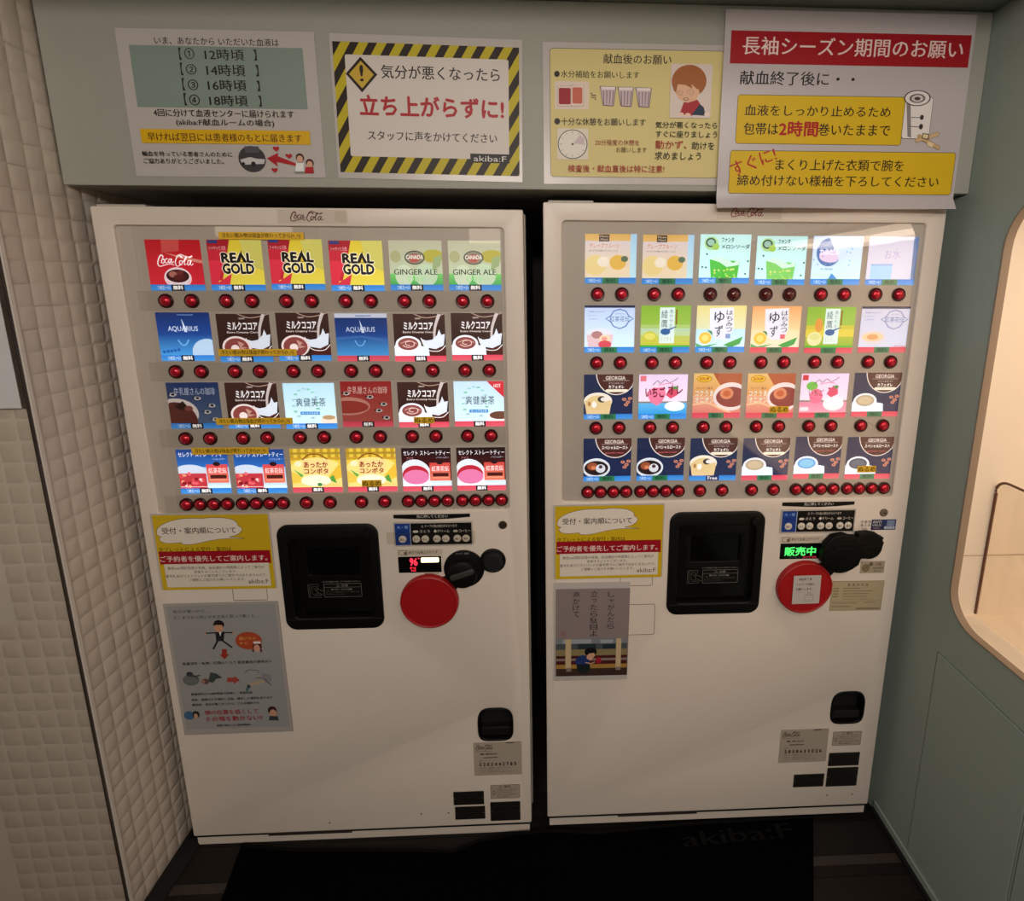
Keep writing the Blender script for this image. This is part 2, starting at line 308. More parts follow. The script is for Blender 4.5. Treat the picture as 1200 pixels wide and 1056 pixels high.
POSTERS={'GL': {'h': 391.3,
        'ops': [['r',[(0.9,-0.8),(271.2,390.3)],'969696'],['t','気分が悪いけど....',[(13.8,12.7),(104.0,22.2)],'2e2a28',1],['t','そこまでなら何とか大丈夫と思って動くと....',[(12.4,30.6),(227.3,40.5)],'2e2a28',1],['l',[(87.1,85.6),(119.0,84.7)],4,'22242c'],['l',[(124.9,84.2),(159.6,86.2)],4,'22242c'],['e',[(82.9,82.7),(87.9,90.1)],'c89878'],
                ['e',[(154.8,84.1),(160.8,90.7)],'c89878'],['p',[(111.6,82.5),(135.7,82.1),(129.8,111.3),(111.1,111.2)],'22242c'],['p',[(121.3,82.2),(127.9,82.6),(123.0,96.6)],'e8e8e8'],['l',[(115.4,108.3),(100.3,135.8)],5,'22242c'],['l',[(126.2,108.9),(149.3,132.3)],5,'22242c'],['e',[(110.2,46.0),(137.1,72.4)],'1c1614'],
                ['e',[(111.0,55.8),(133.2,82.9)],'d0987a'],['p',[(107.9,61.0),(112.8,54.6),(135.0,55.8),(138.6,62.7),(134.3,60.7),(118.8,60.7)],'1c1614'],['e',[(159.8,84.8),(227.0,139.6)],'b04a2a'],['t','動いちゃ',[(170.4,99.4),(212.5,109.8)],'e0b060'],['t','ダメ!',[(169.3,115.1),(190.9,123.4)],'e0b060'],['e',[(201.6,116.4),(225.2,144.1)],'5a2018'],
                ['e',[(204.4,124.7),(220.1,147.4)],'d8a08a'],['r',[(205.0,114.8),(223.5,122.2)],'e8e0da'],['p',[(198.3,140.2),(204.8,138.3),(201.5,150.9)],'5a1818'],['p',[(218.8,139.2),(225.5,141.8),(221.8,152.1)],'5a1818'],['p',[(123.0,135.8),(135.4,136.5),(133.0,152.3),(139.2,152.6),(125.9,168.2),(114.6,152.1),(120.5,152.4)],'a03428'],
                ['t','意識消失・転倒・打撲のリスク 救急搬送の事例あり',[(16.6,173.9),(245.0,183.4)],'2e2a28',1],['e',[(10.9,213.5),(52.5,248.6)],'6a6e6e'],['e',[(22.2,204.1),(39.3,219.9)],'3a3c40'],['l',[(35.4,219.7),(57.6,216.4)],3,'3a3c40'],['l',[(40.1,215.4),(52.1,226.3)],3,'3a3c40'],['e',[(59.9,226.8),(77.9,245.5)],'6a5048'],
                ['p',[(75.3,237.0),(84.5,207.9),(99.6,212.1),(113.2,226.8),(97.1,229.1),(87.3,241.5)],'3e4848'],['e',[(57.4,230.3),(67.3,242.6)],'a07868'],['p',[(126.0,226.2),(143.2,227.3),(144.0,221.8),(157.1,235.6),(140.3,247.6),(141.2,241.1),(123.9,240.0)],'a8423a'],['l',[(172.5,213.4),(183.9,203.4),(209.2,206.4),(206.7,215.5)],1.5,'4a3a34'],
                ['l',[(172.7,253.8),(238.8,237.0)],7,'b8a080'],['e',[(173.2,250.6),(182.7,262.4)],'3a4a50'],['p',[(217.9,214.8),(238.7,223.0),(238.2,241.6),(221.7,245.2),(214.9,230.8)],'8a8a90'],['l',[(219.7,231.1),(237.1,255.6)],2,'5a4a40'],['l',[(200.0,229.9),(215.7,230.9)],2,'5a4a40'],
                ['p',[(170.3,259.8),(179.5,262.2),(174.9,272.7),(168.9,270.0)],'50787c'],['t','意識消失から60秒前後で回復し、再度転倒',[(26.0,272.3),(184.9,280.4)],'2e2a28',1],['t','骨折、頭部などを強打し出血、縫合した事例もあります',[(25.5,290.6),(236.6,298.8)],'2e2a28',1],['t','献血後、気分が悪くなったら、どんな場所でも',[(25.6,306.5),(200.0,314.6)],'2e2a28',1],
                ['t','頭の位置を低くして',[(54.7,329.9),(193.7,345.0)],'a82038',1],['t','その場を動かない!!',[(53.3,351.2),(203.6,367.4)],'a82038',1],['e',[(-0.3,330.9),(26.0,358.4)],'3f6690'],['e',[(21.7,330.4),(40.0,353.6)],'2a2626'],['e',[(25.2,338.8),(35.6,356.2)],'c09478'],['e',[(219.9,323.9),(243.0,350.8)],'3a2418'],['e',[(223.8,334.2),(242.7,359.4)],'c8967a'],
                ['p',[(223.0,355.2),(243.1,356.5),(245.2,371.1),(219.1,369.4)],'3a4048'],['t','意識が消失したら救急要請を',[(81.0,378.1),(169.9,384.8)],'2e2a28',1]],
        'pos': [0.0338,-0.003,0.8015],
        'rot': 0.0284,
        'w': 288.7},
 'P1': {'h': 304.6,
        'ops': [['t','いま、あなたから いただいた血液は',[(80.2,15.1),(345.7,30.8)],'2c2420',1],['r',[(24.7,32.9),(396.2,158.5)],'84948c'],['t','【',[(129.1,36.5),(134.4,61.2)],'2c2420',1],['t','①',[(140.9,37.1),(161.6,59.2)],'2c2420',1],['t','12時頃',[(184.1,38.1),(267.9,60.4)],'2c2420',1],['t','】',[(289.2,37.7),(295.5,59.9)],'2c2420',1],
                ['t','【',[(128.5,66.8),(133.8,92.1)],'2c2420',1],['t','②',[(140.4,69.6),(162.2,90.5)],'2c2420',1],['t','14時頃',[(184.1,68.9),(267.0,92.6)],'2c2420',1],['t','】',[(290.1,68.9),(296.3,92.1)],'2c2420',1],['t','【',[(128.2,97.8),(133.5,123.3)],'2c2420',1],['t','③',[(140.2,100.6),(162.0,122.1)],'2c2420',1],
                ['t','16時頃',[(183.3,99.9),(266.3,122.8)],'2c2420',1],['t','】',[(289.3,100.9),(295.8,122.4)],'2c2420',1],['t','【',[(128.0,128.7),(133.4,153.7)],'2c2420',1],['t','④',[(139.2,131.5),(161.2,153.3)],'2c2420',1],['t','18時頃',[(182.8,131.7),(266.0,154.1)],'2c2420',1],['t','】',[(290.0,131.6),(296.0,154.1)],'2c2420',1],
                ['t','4回に分けて血液センターに届けられます',[(57.8,161.6),(364.5,177.5)],'2c2420',1],['t','(akiba:F献血ルームの場合)',[(104.3,181.5),(319.0,197.7)],'2c2420',1],['r',[(23.4,204.0),(396.3,233.6)],'dcae18'],['t','早ければ翌日には患者様のもとに届きます',[(37.8,211.4),(376.8,228.8)],'4a1c10',1],['t','輸血を待っている患者さんのために',[(20.4,250.7),(218.8,261.6)],'2c2420',1],
                ['t','ご協力ありがとうございました。',[(21.1,265.7),(198.3,277.3)],'2c2420',1],['e',[(231.9,237.4),(292.4,293.7)],'3f3b3e'],['r',[(248.2,238.4),(279.6,251.9)],'55535a'],['p',[(235.8,267.0),(257.9,261.2),(274.0,265.0),(291.3,265.7),(287.7,275.7),(239.5,278.1)],'c9c6c6'],['e',[(258.9,270.8),(269.2,281.8)],'222222'],
                ['e',[(238.1,272.2),(245.5,279.3)],'222222'],['h',[(310.8,236.9),(325.1,250.2)],'b3202a'],['h',[(337.3,252.4),(352.6,265.0)],'b3202a'],['h',[(303.0,283.5),(317.1,295.4)],'b3202a'],['p',[(295.6,263.6),(321.7,251.4),(320.1,258.6),(364.9,276.1),(363.6,280.1),(316.4,271.0),(317.8,281.4)],'b01e26'],
                ['e',[(360.5,252.2),(378.7,270.8)],'4a2018'],['e',[(362.6,257.0),(376.1,272.0)],'d8a88c'],['p',[(360.2,272.9),(376.8,272.8),(377.0,292.9),(356.1,293.1)],'eeeeee'],['e',[(381.8,263.9),(399.4,281.4)],'4a2018'],['e',[(383.9,268.7),(396.8,282.6)],'d8a88c'],['p',[(380.2,281.6),(397.7,281.4),(398.1,295.1),(377.2,295.3)],'b3202a'],
                ['r',[(354.2,291.1),(376.8,295.3)],'8f8f88']],
        'pos': [0.1257,-0.013,2.1985],
        'rot': 0.0017,
        'w': 423.9},
 'P2': {'h': 303.1,
        'ops': [['hz',[(5.7,16.1),(417.9,289.8)],[(31.3,41.6),(394.0,254.4)]],['p',[(65.4,45.4),(100.8,80.9),(65.0,119.0),(31.1,81.1)],'24140c'],['p',[(65.7,53.7),(93.0,81.2),(65.9,110.5),(38.4,81.3)],'c9a83a'],['t','!',[(62.4,62.1),(69.7,95.9)],'24140c',1],['t','気分が悪くなったら',[(109.3,59.9),(374.4,88.5)],'2c2420',1],
                ['t','立ち上がらずに!',[(58.6,124.0),(381.9,166.0)],'b0202c',2],['t','スタッフに声をかけてください',[(72.7,198.3),(366.5,218.9)],'2c2420',1],['r',[(304.3,242.4),(394.8,262.1)],'1e1814'],['t','akiba:F',[(311.9,247.1),(387.5,259.0)],'e8e4e0']],
        'pos': [0.5821,-0.013,2.1977],
        'rot': -0.012,
        'w': 424.8},
 'P3': {'h': 303.0,
        'ops': [['R',[(15.2,11.9),(415.7,287.4)],9,'d8c888',1.0,'34342e'],['t','献血後のお願い',[(137.6,22.1),(292.9,42.6)],'2c2420',1],['e',[(25.3,59.1),(38.0,72.1)],'2c2420'],['t','水分補給をお願いします',[(40.8,57.8),(219.9,72.9)],'3a3418',1],['r',[(26.3,80.4),(104.7,139.5)],'e0cfc0'],['R',[(32.1,90.0),(66.1,133.5)],3,'e6cfc6',0.5,'5a3030'],
                ['R',[(35.6,94.6),(62.9,129.2)],3,'9c1c26'],['R',[(63.7,88.1),(92.8,133.1)],3,'e6cfc6',0.5,'5a3030'],['R',[(66.8,93.1),(89.6,127.4)],3,'c8664c'],['e',[(34.1,83.2),(39.5,91.7)],'e6cfc6'],['e',[(41.9,82.0),(47.3,90.5)],'e6cfc6'],['e',[(49.7,82.9),(55.1,91.4)],'e6cfc6'],['e',[(72.3,81.5),(77.4,90.1)],'e6cfc6'],
                ['e',[(79.3,81.4),(84.4,90.0)],'e6cfc6'],['e',[(86.3,82.4),(91.4,90.9)],'e6cfc6'],['t','≒',[(109.2,103.6),(121.5,119.0)],'2c2420'],['p',[(129.4,89.3),(167.5,90.2),(162.3,132.2),(137.0,131.1)],'7d6a70'],['p',[(131.8,95.7),(165.3,96.7),(160.3,130.1),(138.9,128.9)],'c9b6bc'],
                ['p',[(131.8,90.7),(165.6,91.0),(164.1,96.7),(133.4,96.4)],'e8dcdc'],['p',[(136.6,99.3),(139.3,99.2),(140.5,128.2),(138.5,128.2)],'8f7a84'],['p',[(144.5,99.2),(147.2,99.1),(146.8,128.1),(144.8,128.1)],'8f7a84'],['p',[(152.3,99.1),(155.1,99.0),(153.1,128.0),(151.1,128.0)],'8f7a84'],
                ['p',[(160.2,98.9),(162.9,98.9),(159.4,127.9),(157.5,127.9)],'8f7a84'],['p',[(170.3,90.2),(208.5,91.1),(203.5,133.2),(178.1,132.0)],'7d6a70'],['p',[(172.7,96.6),(206.3,97.6),(201.5,131.0),(180.1,129.8)],'c9b6bc'],['p',[(172.7,91.6),(206.5,91.8),(205.1,97.6),(174.3,97.3)],'e8dcdc'],
                ['p',[(177.5,100.1),(180.3,100.1),(181.6,129.1),(179.6,129.1)],'8f7a84'],['p',[(185.4,100.0),(188.2,100.0),(188.0,129.0),(186.0,129.0)],'8f7a84'],['p',[(193.3,99.9),(196.1,99.9),(194.3,128.9),(192.3,128.9)],'8f7a84'],['p',[(201.2,99.8),(204.0,99.8),(200.6,128.8),(198.7,128.9)],'8f7a84'],
                ['p',[(211.3,91.0),(249.6,91.9),(244.9,134.1),(219.4,133.0)],'7d6a70'],['p',[(213.8,97.5),(247.4,98.4),(242.8,131.9),(221.3,130.7)],'c9b6bc'],['p',[(213.7,92.4),(247.6,92.7),(246.2,98.5),(215.4,98.2)],'e8dcdc'],['p',[(218.6,101.0),(221.4,101.0),(222.9,130.0),(220.9,130.0)],'8f7a84'],
                ['p',[(226.5,100.9),(229.3,100.9),(229.2,129.9),(227.3,129.9)],'8f7a84'],['p',[(234.4,100.8),(237.2,100.8),(235.6,129.8),(233.6,129.9)],'8f7a84'],['p',[(242.3,100.7),(245.1,100.6),(242.0,129.7),(240.0,129.8)],'8f7a84'],['e',[(25.1,159.1),(38.4,172.5)],'2c2420'],['t','十分な休憩をお願いします',[(40.8,157.8),(237.2,173.9)],'3a3418',1],
                ['r',[(31.7,181.0),(103.8,248.8)],'e2d8c8'],['e',[(32.8,182.9),(102.2,247.7)],'4a4640'],['e',[(34.8,184.7),(100.1,245.8)],'e6e0d6'],['l',[(67.3,186.9),(67.3,192.8)],0.8,'3a3630'],['l',[(82.3,190.5),(80.4,193.7)],0.8,'3a3630'],['l',[(93.4,200.7),(90.0,202.6)],0.8,'3a3630'],['l',[(97.6,214.8),(91.2,214.8)],0.8,'3a3630'],
                ['l',[(93.6,229.0),(90.1,227.2)],0.8,'3a3630'],['l',[(82.5,239.5),(80.5,236.3)],0.8,'3a3630'],['l',[(67.3,243.5),(67.3,237.5)],0.8,'3a3630'],['l',[(52.1,239.8),(54.1,236.6)],0.8,'3a3630'],['l',[(41.0,229.5),(44.5,227.6)],0.8,'3a3630'],['l',[(37.0,215.4),(43.4,215.3)],0.8,'3a3630'],['l',[(41.1,201.2),(44.6,203.1)],0.8,'3a3630'],
                ['l',[(52.2,190.8),(54.2,194.0)],0.8,'3a3630'],['e',[(64.9,212.9),(69.7,217.3)],'2a2620'],['p',[(70.1,212.8),(85.1,194.1),(95.1,204.4),(94.0,216.3)],'d0bcc4'],['t','20分程度の休憩を',[(120.2,204.3),(223.5,216.7)],'9a3c26'],['t','お願いします',[(169.2,220.6),(241.3,232.3)],'6a5424'],['r',[(292.5,40.8),(388.4,155.5)],'dccdc6'],
                ['p',[(324.6,122.1),(356.3,115.8),(363.6,125.2),(345.9,150.4),(315.6,147.9)],'a8222c'],['p',[(343.8,148.6),(362.8,125.3),(371.9,131.7),(377.6,150.1)],'1c3048'],['e',[(373.6,142.7),(388.2,151.4)],'ecd8cc'],['e',[(311.5,143.5),(325.8,150.7)],'ecc8b4'],['e',[(328.3,144.8),(341.9,152.0)],'ecc8b4'],['e',[(294.9,42.5),(375.7,111.6)],'a4602e'],
                ['p',[(303.6,83.6),(354.8,82.8),(360.9,102.7),(352.4,117.4),(332.6,123.1),(312.3,115.0),(303.9,101.6)],'e2b494'],['p',[(300.2,78.2),(320.3,67.2),(364.5,77.3),(367.3,95.3),(353.2,92.6),(340.9,83.0),(343.3,92.8),(327.0,85.0),(309.1,83.5),(305.8,101.6),(299.7,96.3)],'a4602e'],
                ['l',[(308.0,105.2),(308.9,99.0),(316.8,96.8),(321.7,101.0),(318.8,106.9),(312.4,107.0),(312.2,102.3),(316.2,101.8)],0.6,'3a2a20'],['l',[(333.0,103.8),(333.5,96.5),(341.4,94.2),(347.1,98.5),(345.0,105.1),(337.9,105.9),(337.6,100.1),(341.6,100.0)],0.6,'3a2a20'],['e',[(323.0,111.9),(336.0,118.3)],'3a2a20'],
                ['e',[(324.6,113.0),(334.4,117.2)],'e2b494'],['t','気分が悪くなったら',[(260.1,163.7),(405.7,177.9)],'2c2a10',1],['t','すぐに座りましょう',[(261.5,183.3),(406.8,198.1)],'2c2a10',1],['t','動かず、',[(261.4,205.1),(335.7,223.4)],'a83420',1],['t','助けを',[(347.6,207.0),(401.3,224.5)],'2c2a10',1],['t','求めましょう',[(260.9,229.6),(370.6,247.5)],'2c2a10',1],
                ['t','検査後・献血直後は特に注意!',[(56.5,260.2),(284.0,276.5)],'a83420',1]],
        'pos': [1.053,-0.013,2.1896],
        'rot': 0.0028,
        'w': 424.0},
 'P4': {'h': 426.4,
        'ops': [['mk',14],['r',[(14.9,42.4),(575.6,110.5)],'a01420'],['t','長袖シーズン期間のお願い',[(43.2,53.4),(559.1,91.5)],'ecd4d0',1],['t','献血終了後に・・',[(41.0,124.8),(309.4,154.3)],'221a1a',1],['R',[(37.8,175.2),(436.4,281.4)],7,'d8b41c',1.0,'2a1a10'],['t','血液をしっかり止めるため',[(56.2,196.7),(403.0,220.1)],'2a1a10',1],
                ['t','包帯は',[(56.0,234.9),(137.9,261.6)],'2a1a10',1],['t','2時間',[(140.9,231.3),(232.2,263.5)],'b01c20',2],['t','巻いたままで',[(233.4,235.1),(406.3,261.5)],'2a1a10',1],['R',[(27.4,295.8),(574.6,392.6)],7,'d8b41c',1.0,'2a1a10'],['T','すぐに!',[(24.3,325.0),(128.9,287.2),(141.0,316.3),(42.5,356.3)],'b01c20',1],
                ['t','まくり上げた衣類で腕を',[(137.5,313.8),(449.3,339.5)],'2a1a10',1],['t','締め付けない様袖を下ろしてください',[(47.6,350.2),(540.3,375.0)],'2a1a10',1],['R',[(434.6,174.4),(502.9,266.5)],8,'e6dedc',1.0,'3a3230'],['p',[(437.7,181.7),(448.2,186.4),(459.2,263.9),(450.0,261.0)],'8a8280'],['e',[(431.2,160.2),(495.4,194.7)],'3a3230'],
                ['e',[(434.1,162.1),(492.4,192.7)],'e6dedc'],['e',[(444.2,167.9),(482.4,187.9)],'6a6260'],['e',[(449.4,170.7),(477.7,185.5)],'d0c8c6'],['e',[(456.0,174.5),(470.7,182.2)],'4a4240'],['l',[(453.4,219.0),(482.2,219.6)],1.4,'3a3230'],['l',[(454.9,238.9),(482.8,240.6)],1.4,'3a3230'],['e',[(474.8,213.2),(484.0,224.6)],'3a3230'],
                ['e',[(475.2,233.1),(484.6,245.5)],'3a3230'],['c',[(478.2,260.7),(529.0,285.4)],9,'3a2414'],['c',[(478.2,260.7),(529.0,285.4)],8,'c8a676'],['c',[(473.9,269.8),(522.0,255.2)],9.5,'3a2414'],['c',[(473.9,269.8),(522.0,255.2)],8.5,'d2b084'],['p',[(485.6,253.1),(502.5,255.4),(502.0,268.0),(485.0,265.7)],'3a2414'],
                ['p',[(487.5,255.1),(500.5,256.9),(499.5,266.0),(487.0,264.1)],'e2cca4'],['p',[(501.9,271.5),(516.5,276.4),(513.3,285.6),(499.1,279.7)],'e2cca4']],
        'pos': [1.4632,-0.022,2.2602],
        'rot': 0.0021,
        'w': 582.4},
 'PR': {'h': 309.7,
        'ops': [['r',[(4.8,19.0),(212.0,295.4)],'8c7e7e'],['v','しゃがんだら',[(150.5,28.5),(170.1,148.0)],'241c20'],['v','立ったら駄目よ',[(101.6,26.6),(122.4,170.7)],'241c20'],['v','声かけて',[(52.8,28.5),(71.5,108.8)],'241c20'],['R',[(17.1,143.3),(34.9,172.0)],1.5,'8c7e7e',0.5,'8a3038'],['t','川柳',[(21.6,147.7),(30.7,167.6)],'8a3038'],
                ['r',[(5.8,174.6),(208.2,195.1)],'7c8088'],['r',[(26.3,176.5),(106.7,189.9)],'9aa0aa'],['r',[(132.2,178.9),(168.0,191.2)],'9aa0aa'],['r',[(5.9,190.5),(208.8,213.3)],'4c5458'],['r',[(68.1,191.9),(120.0,212.0)],'26343c'],['r',[(139.0,193.5),(175.6,211.1)],'20323c'],['r',[(6.0,208.6),(209.4,233.5)],'8a7c58'],
                ['r',[(6.7,228.7),(209.7,242.7)],'4a1818'],['r',[(6.8,237.8),(209.6,250.1)],'8c7c74'],['r',[(6.8,245.1),(210.0,261.9)],'4a1c1c'],['r',[(7.5,256.9),(210.1,275.2)],'a88040'],['r',[(7.6,270.1),(210.6,294.6)],'3e2c26'],['r',[(33.3,175.2),(49.3,270.5)],'c8b08c'],['r',[(36.0,267.9),(50.4,280.1)],'8a7a70'],
                ['r',[(177.3,175.5),(191.9,270.3)],'c8b08c'],['r',[(177.8,267.0),(191.8,277.7)],'8a7a70'],['e',[(61.5,227.4),(104.2,269.6)],'24366e'],['p',[(65.7,257.6),(103.0,256.7),(104.8,269.6),(94.7,286.4),(75.8,286.7),(66.6,274.2)],'1c2428'],['e',[(87.6,202.5),(122.6,231.4)],'141214'],
                ['p',[(94.9,216.1),(113.6,214.7),(117.7,229.5),(105.1,245.3),(93.9,238.1)],'d4a084'],['p',[(89.3,210.5),(116.7,211.2),(115.3,220.3),(100.8,221.7),(95.1,228.2)],'141214'],['l',[(89.9,250.8),(107.8,254.9),(117.5,249.7)],3,'d4a084'],['e',[(119.8,233.9),(135.8,254.9)],'a02030'],['l',[(106.8,231.0),(111.3,229.3)],0.6,'502020']],
        'pos': [1.0738,-0.003,0.8431],
        'rot': -0.0076,
        'w': 211.8},
 'YR': {'h': 216.9,
        'ops': [['r',[(4.8,4.0),(298.9,218.6)],'cfae1c'],
                ['s',
                 [(10.4,56.6),(14.4,41.2),(29.8,29.3),(51.2,20.6),(81.8,14.6),(118.6,13.4),(130.9,14.6),(152.4,12.1),(183.2,13.3),(206.5,18.4),(218.1,27.2),(219.5,35.5),(227.1,40.6),(228.5,47.9),(221.3,57.0),(207.5,64.1),(193.5,67.4),(215.3,69.5),(233.5,72.6),(196.7,71.8),(165.7,73.8),(134.8,79.2),(103.8,86.2),(85.3,87.7),(71.6,85.8),(69.2,81.7),
                  (42.0,83.5),(25.0,81.1),(15.8,74.2),(16.8,66.6),(21.1,65.4),(13.7,61.3)],
                 1.0,'3a1c12','e6dcd0'],
                ['t','受付・案内順について',[(24.6,38.8),(212.7,57.2)],'2c1a14',1],['t','タブレットによる受付・案内は',[(9.6,94.7),(195.7,107.7)],'5c3c08',1],['r',[(8.0,106.4),(294.5,143.8)],'9c1020'],['t','ご予約者を優先してご案内します。',[(9.5,119.9),(285.6,136.8)],'f0dcd4',1],['r',[(17.1,143.0),(287.8,210.6)],'e0d6c8'],
                ['t','事前web問診回答の有無、採血種別や時間帯によってご案内が',[(24.8,150.6),(275.9,159.4)],'2a1a10'],['t','前後することもございます。',[(91.9,162.2),(202.5,170.5)],'2a1a10'],['t','番号札及びリストバンドの番号順でのご案内ではありませんので、',[(17.6,173.7),(279.8,182.3)],'2a1a10'],['t','ご理解とご協力をお願いいたします。',[(75.7,185.5),(221.4,193.8)],'2a1a10'],['t','akiba:F',[(229.2,190.5),(282.5,202.9)],'2a1a10']],
        'pos': [1.0723,-0.003,1.0727],
        'rot': 0.0027,
        'w': 301.4}}
# ================================================================= materials
M_white = mat('enamel_white', 'e2d6ca', .38, bump=.05, bscale=900)
M_grey_panel = mat('display_grey', 'cabfb3', .5, bump=.06, bscale=400, var=.04)
M_dark = mat('black_plastic', '060505', .5, spec=.3)
M_dark2 = mat('black_plastic_matt', '040404', .8)
M_body = mat('body_gap_shade', '34302c', .6)  # body and back wall darkened: shade of the gap put into the colour
M_side = mat('side_trim', 'b8b0a6', .45)
M_green = mat('pale_green_paint', '97a59d', .6, bump=.1, bscale=300, var=.03)
M_tile = mat('padded_vinyl', 'd2c6ba', .5, bump=.08, bscale=250, var=.03)
M_tile_gap = mat('vinyl_seam_highlight', 'dcd2c8', .7)  # paler than the tiles: seam highlights put into the colour
M_red = mat('red_button_plastic', 'd01c36', .3, metal=.55, coat=.5)
M_redoff = mat('red_button_dim', '5a1a1c', .22, coat=.6)
M_ring = mat('button_ring', '3a1010', .35, metal=.3)
M_reddisc = mat('red_disc_plastic', 'a30a10', .5)
M_steel = mat('brushed_steel', '8f8880', .4, metal=.9)
M_floor = mat('floor_plank_dark', '2c2522', .45, bump=.2, bscale=90, var=.25)
M_mat = mat('black_rubber_mat', '010101', 1.0, bump=.4, bscale=700, spec=.05)
M_cream = mat('niche_cream', 'f0dfc8', .55, var=.01)
M_trim = mat('niche_edge', '94806c', .5)
M_bronze = mat('bronze_edge', '6a3f2c', .35)
M_paper = mat('laminated_paper', 'bfb8b4', .28, spec=.5)
M_paper_grey = mat('laminated_grey_paper', 'aaa4a0', .3)
M_paper_grape = mat('laminated_pattern_paper', 'bdb5b8', .28)
M_ceil = mat('ceiling_paint', '7b8781', .7)
M_wall = mat('room_wall', 'b8b2a8', .8)
M_tape = pane_mat('clear_tape', tint='fdfcfa', rough=.3)
M_pane = pane_mat('display_pane', bump=.0, ior=1.62)
M_pane2 = pane_mat('display_pane_film', bump=.035, ior=1.8, rough=.02)
M_acrylic = pane_mat('clear_acrylic', tint='fdfcfa', ior=1.5, rough=.05)
M_stk = mat('sticker_silver', 'b3a697', .45)
M_yel = mat('label_tape_yellow', 'ecbc2c', .5)
M_glow = mat('lamp_diffuser', 'ffffff', .5, emit='ffe8cc', es=1.6)
PM = print_mat(0, .45)

# ================================================================= setting
X0, X1 = -.04, 2.093
o = MB().box(-2.0, X1+.6, -3.6, .8, -.05, -.004).build('floor', M_floor); tag(o, kind='structure'); floor = o
R = random.Random(2); y = .1; k = 0
edges = [.12, .045, -.004, -.098, -.124, -.152, -.215, -.245, -.33, -.36, -.45, -.54, -.63, -.72, -.81, -.9]
tones = ['1f1a17', '16120f', '1a1512', '3c332e', '1b1411', '201814', '15100e', '2a211d', '18120f']
for j in range(len(edges)-1):
    xs = [-.1] + sorted(R.uniform(.3, 1.8) for _ in range(1)) + [2.12]
    for i in range(len(xs)-1):
        m = mat('plank_tone_%d' % (j % 9), tones[j % 9], .6, spec=.25, bump=.25, bscale=60, var=.35)
        MB().box(xs[i]+.0008, xs[i+1]-.0008, edges[j+1]+.0008, edges[j]-.0008, -.005, 0).build('plank', m, floor)
wl = MB().box(-.9, X0-.006, -.164, .8, 0, 2.75).build('wall_left', M_tile_gap); tag(wl, kind='structure')
TW, TH, TD = .0405, .0485, .0024
def pillow(w, h, d, nx=6, nz=6, seed=0):
    v = []; f = []; q = random.Random(seed)
    for j in range(nz+1):
        for i in range(nx+1):
            a, b = i/nx*2-1, j/nz*2-1
            v.append((a*w/2, -d*(1-abs(a)**4)*(1-abs(b)**4), b*h/2))
    for j in range(nz):
        for i in range(nx): a = j*(nx+1)+i; f.append((a, a+1, a+nx+2, a+nx+1))
    return v, f
v, f = pillow(TW-.0003, TH-.0003, TD)
mt = bpy.data.meshes.new('tile'); mt.from_pydata(v, [], f); mt.materials.append(M_tile)
mt.polygons.foreach_set('use_smooth', [True]*len(mt.polygons))
R = random.Random(5)
stuff = []
n_rows = 47
for c in range(8):
    yc = -.164+TW*(c+.5)
    for r_ in range(n_rows):
        zc = .004+TH*(r_+.5)
        if zc > 2.27: continue
        jx = R.uniform(-.0012, .0012)
        if c < 4 or (c < 6 and 1.76 < zc < 1.9):
            t = link('tile', mt, wl, (X0-.005+R.uniform(-.0008, .0008), yc, zc+jx)); t.rotation_euler = (0, R.uniform(-.02, .02), pi/2)
        else: stuff.append((yc, zc+jx))
V = []; F = []
for yc, zc in stuff:
    k = len(V); V += [(X0-.005-b, yc+a, zc+c2) for a, b, c2 in v]; F += [tuple(i+k for i in q) for q in f]
me = bpy.data.meshes.new('padding_behind'); me.from_pydata(V, [], F); me.materials.append(M_tile); tag(link('padding_behind', me, wl), kind='stuff')
# the return face of the same wall, facing the room
for c in range(6):
    xc = X0-.006-TW*(c+.5)*1.12
    for r_ in range(40):
        zc = .004+TH*(r_+.5)
        if xc < -.045-.03 and False: pass
        if zc > 1.80 or (c >= 3 and zc > .9) or (c >= 2 and zc > 1.25) or (c >= 1 and zc > 1.5): continue
        t = link('tile', mt, wl, (xc, -.1635, zc+R.uniform(-.001, .001))); t.scale = (1.12, 1, 1); t.rotation_euler = (R.uniform(-.01, .01), 0, 0)
o = MB().box(X0-.006, X0-.001, -.171, -.164, 0, 2.27).build('corner_bead', M_tile_gap, wl)
# back walls, right wall, ceiling, room behind the viewer
tag(MB().box(-.05, X1+.05, .76, .82, 0, 2.75).build('wall_back', M_body), kind='structure')
tag(MB().box(-2.0, X1+.6, -3.66, -3.6, 0, 2.75).build('wall_rear', M_wall), kind='structure')
tag(MB().box(-2.06, -2.0, -3.6, -.1, 0, 2.75).build('wall_far_left', M_wall), kind='structure')
tag(MB().box(-2.0, -.9, -.1, 0, 0, 2.75).build('wall_return', M_wall), kind='structure')
tag(MB().box(-.9, X1+.6, -.62, .8, 2.275, 2.31).build('ceiling', M_ceil), kind='structure')
tag(MB().box(-2.0, X1+.6, -3.6, -.62, 2.5, 2.54).build('ceiling_room', M_ceil), kind='structure')
NY0, NY1, NZ0, NZ1 = -1.75, -.133, .808, 1.865
nich = rr(NY0, NZ0, NY1, NZ1, (.13, .13, .085, .085), 10)
DZT = .697
door_holes = []
for i in range(6):
    a = -.120-.285*i; door_holes.append([(a-.285+.002, .05), (a-.002, .05), (a-.002, DZT), (a-.285+.002, DZT)])
outer = [(-3.6, 0), (.8, 0), (.8, 2.75), (-3.6, 2.75)]
wr = plate('wall_right', [outer, nich]+door_holes, X1, .018, .0, M_green, plane='YZ', smooth=False); tag(wr, kind='structure')
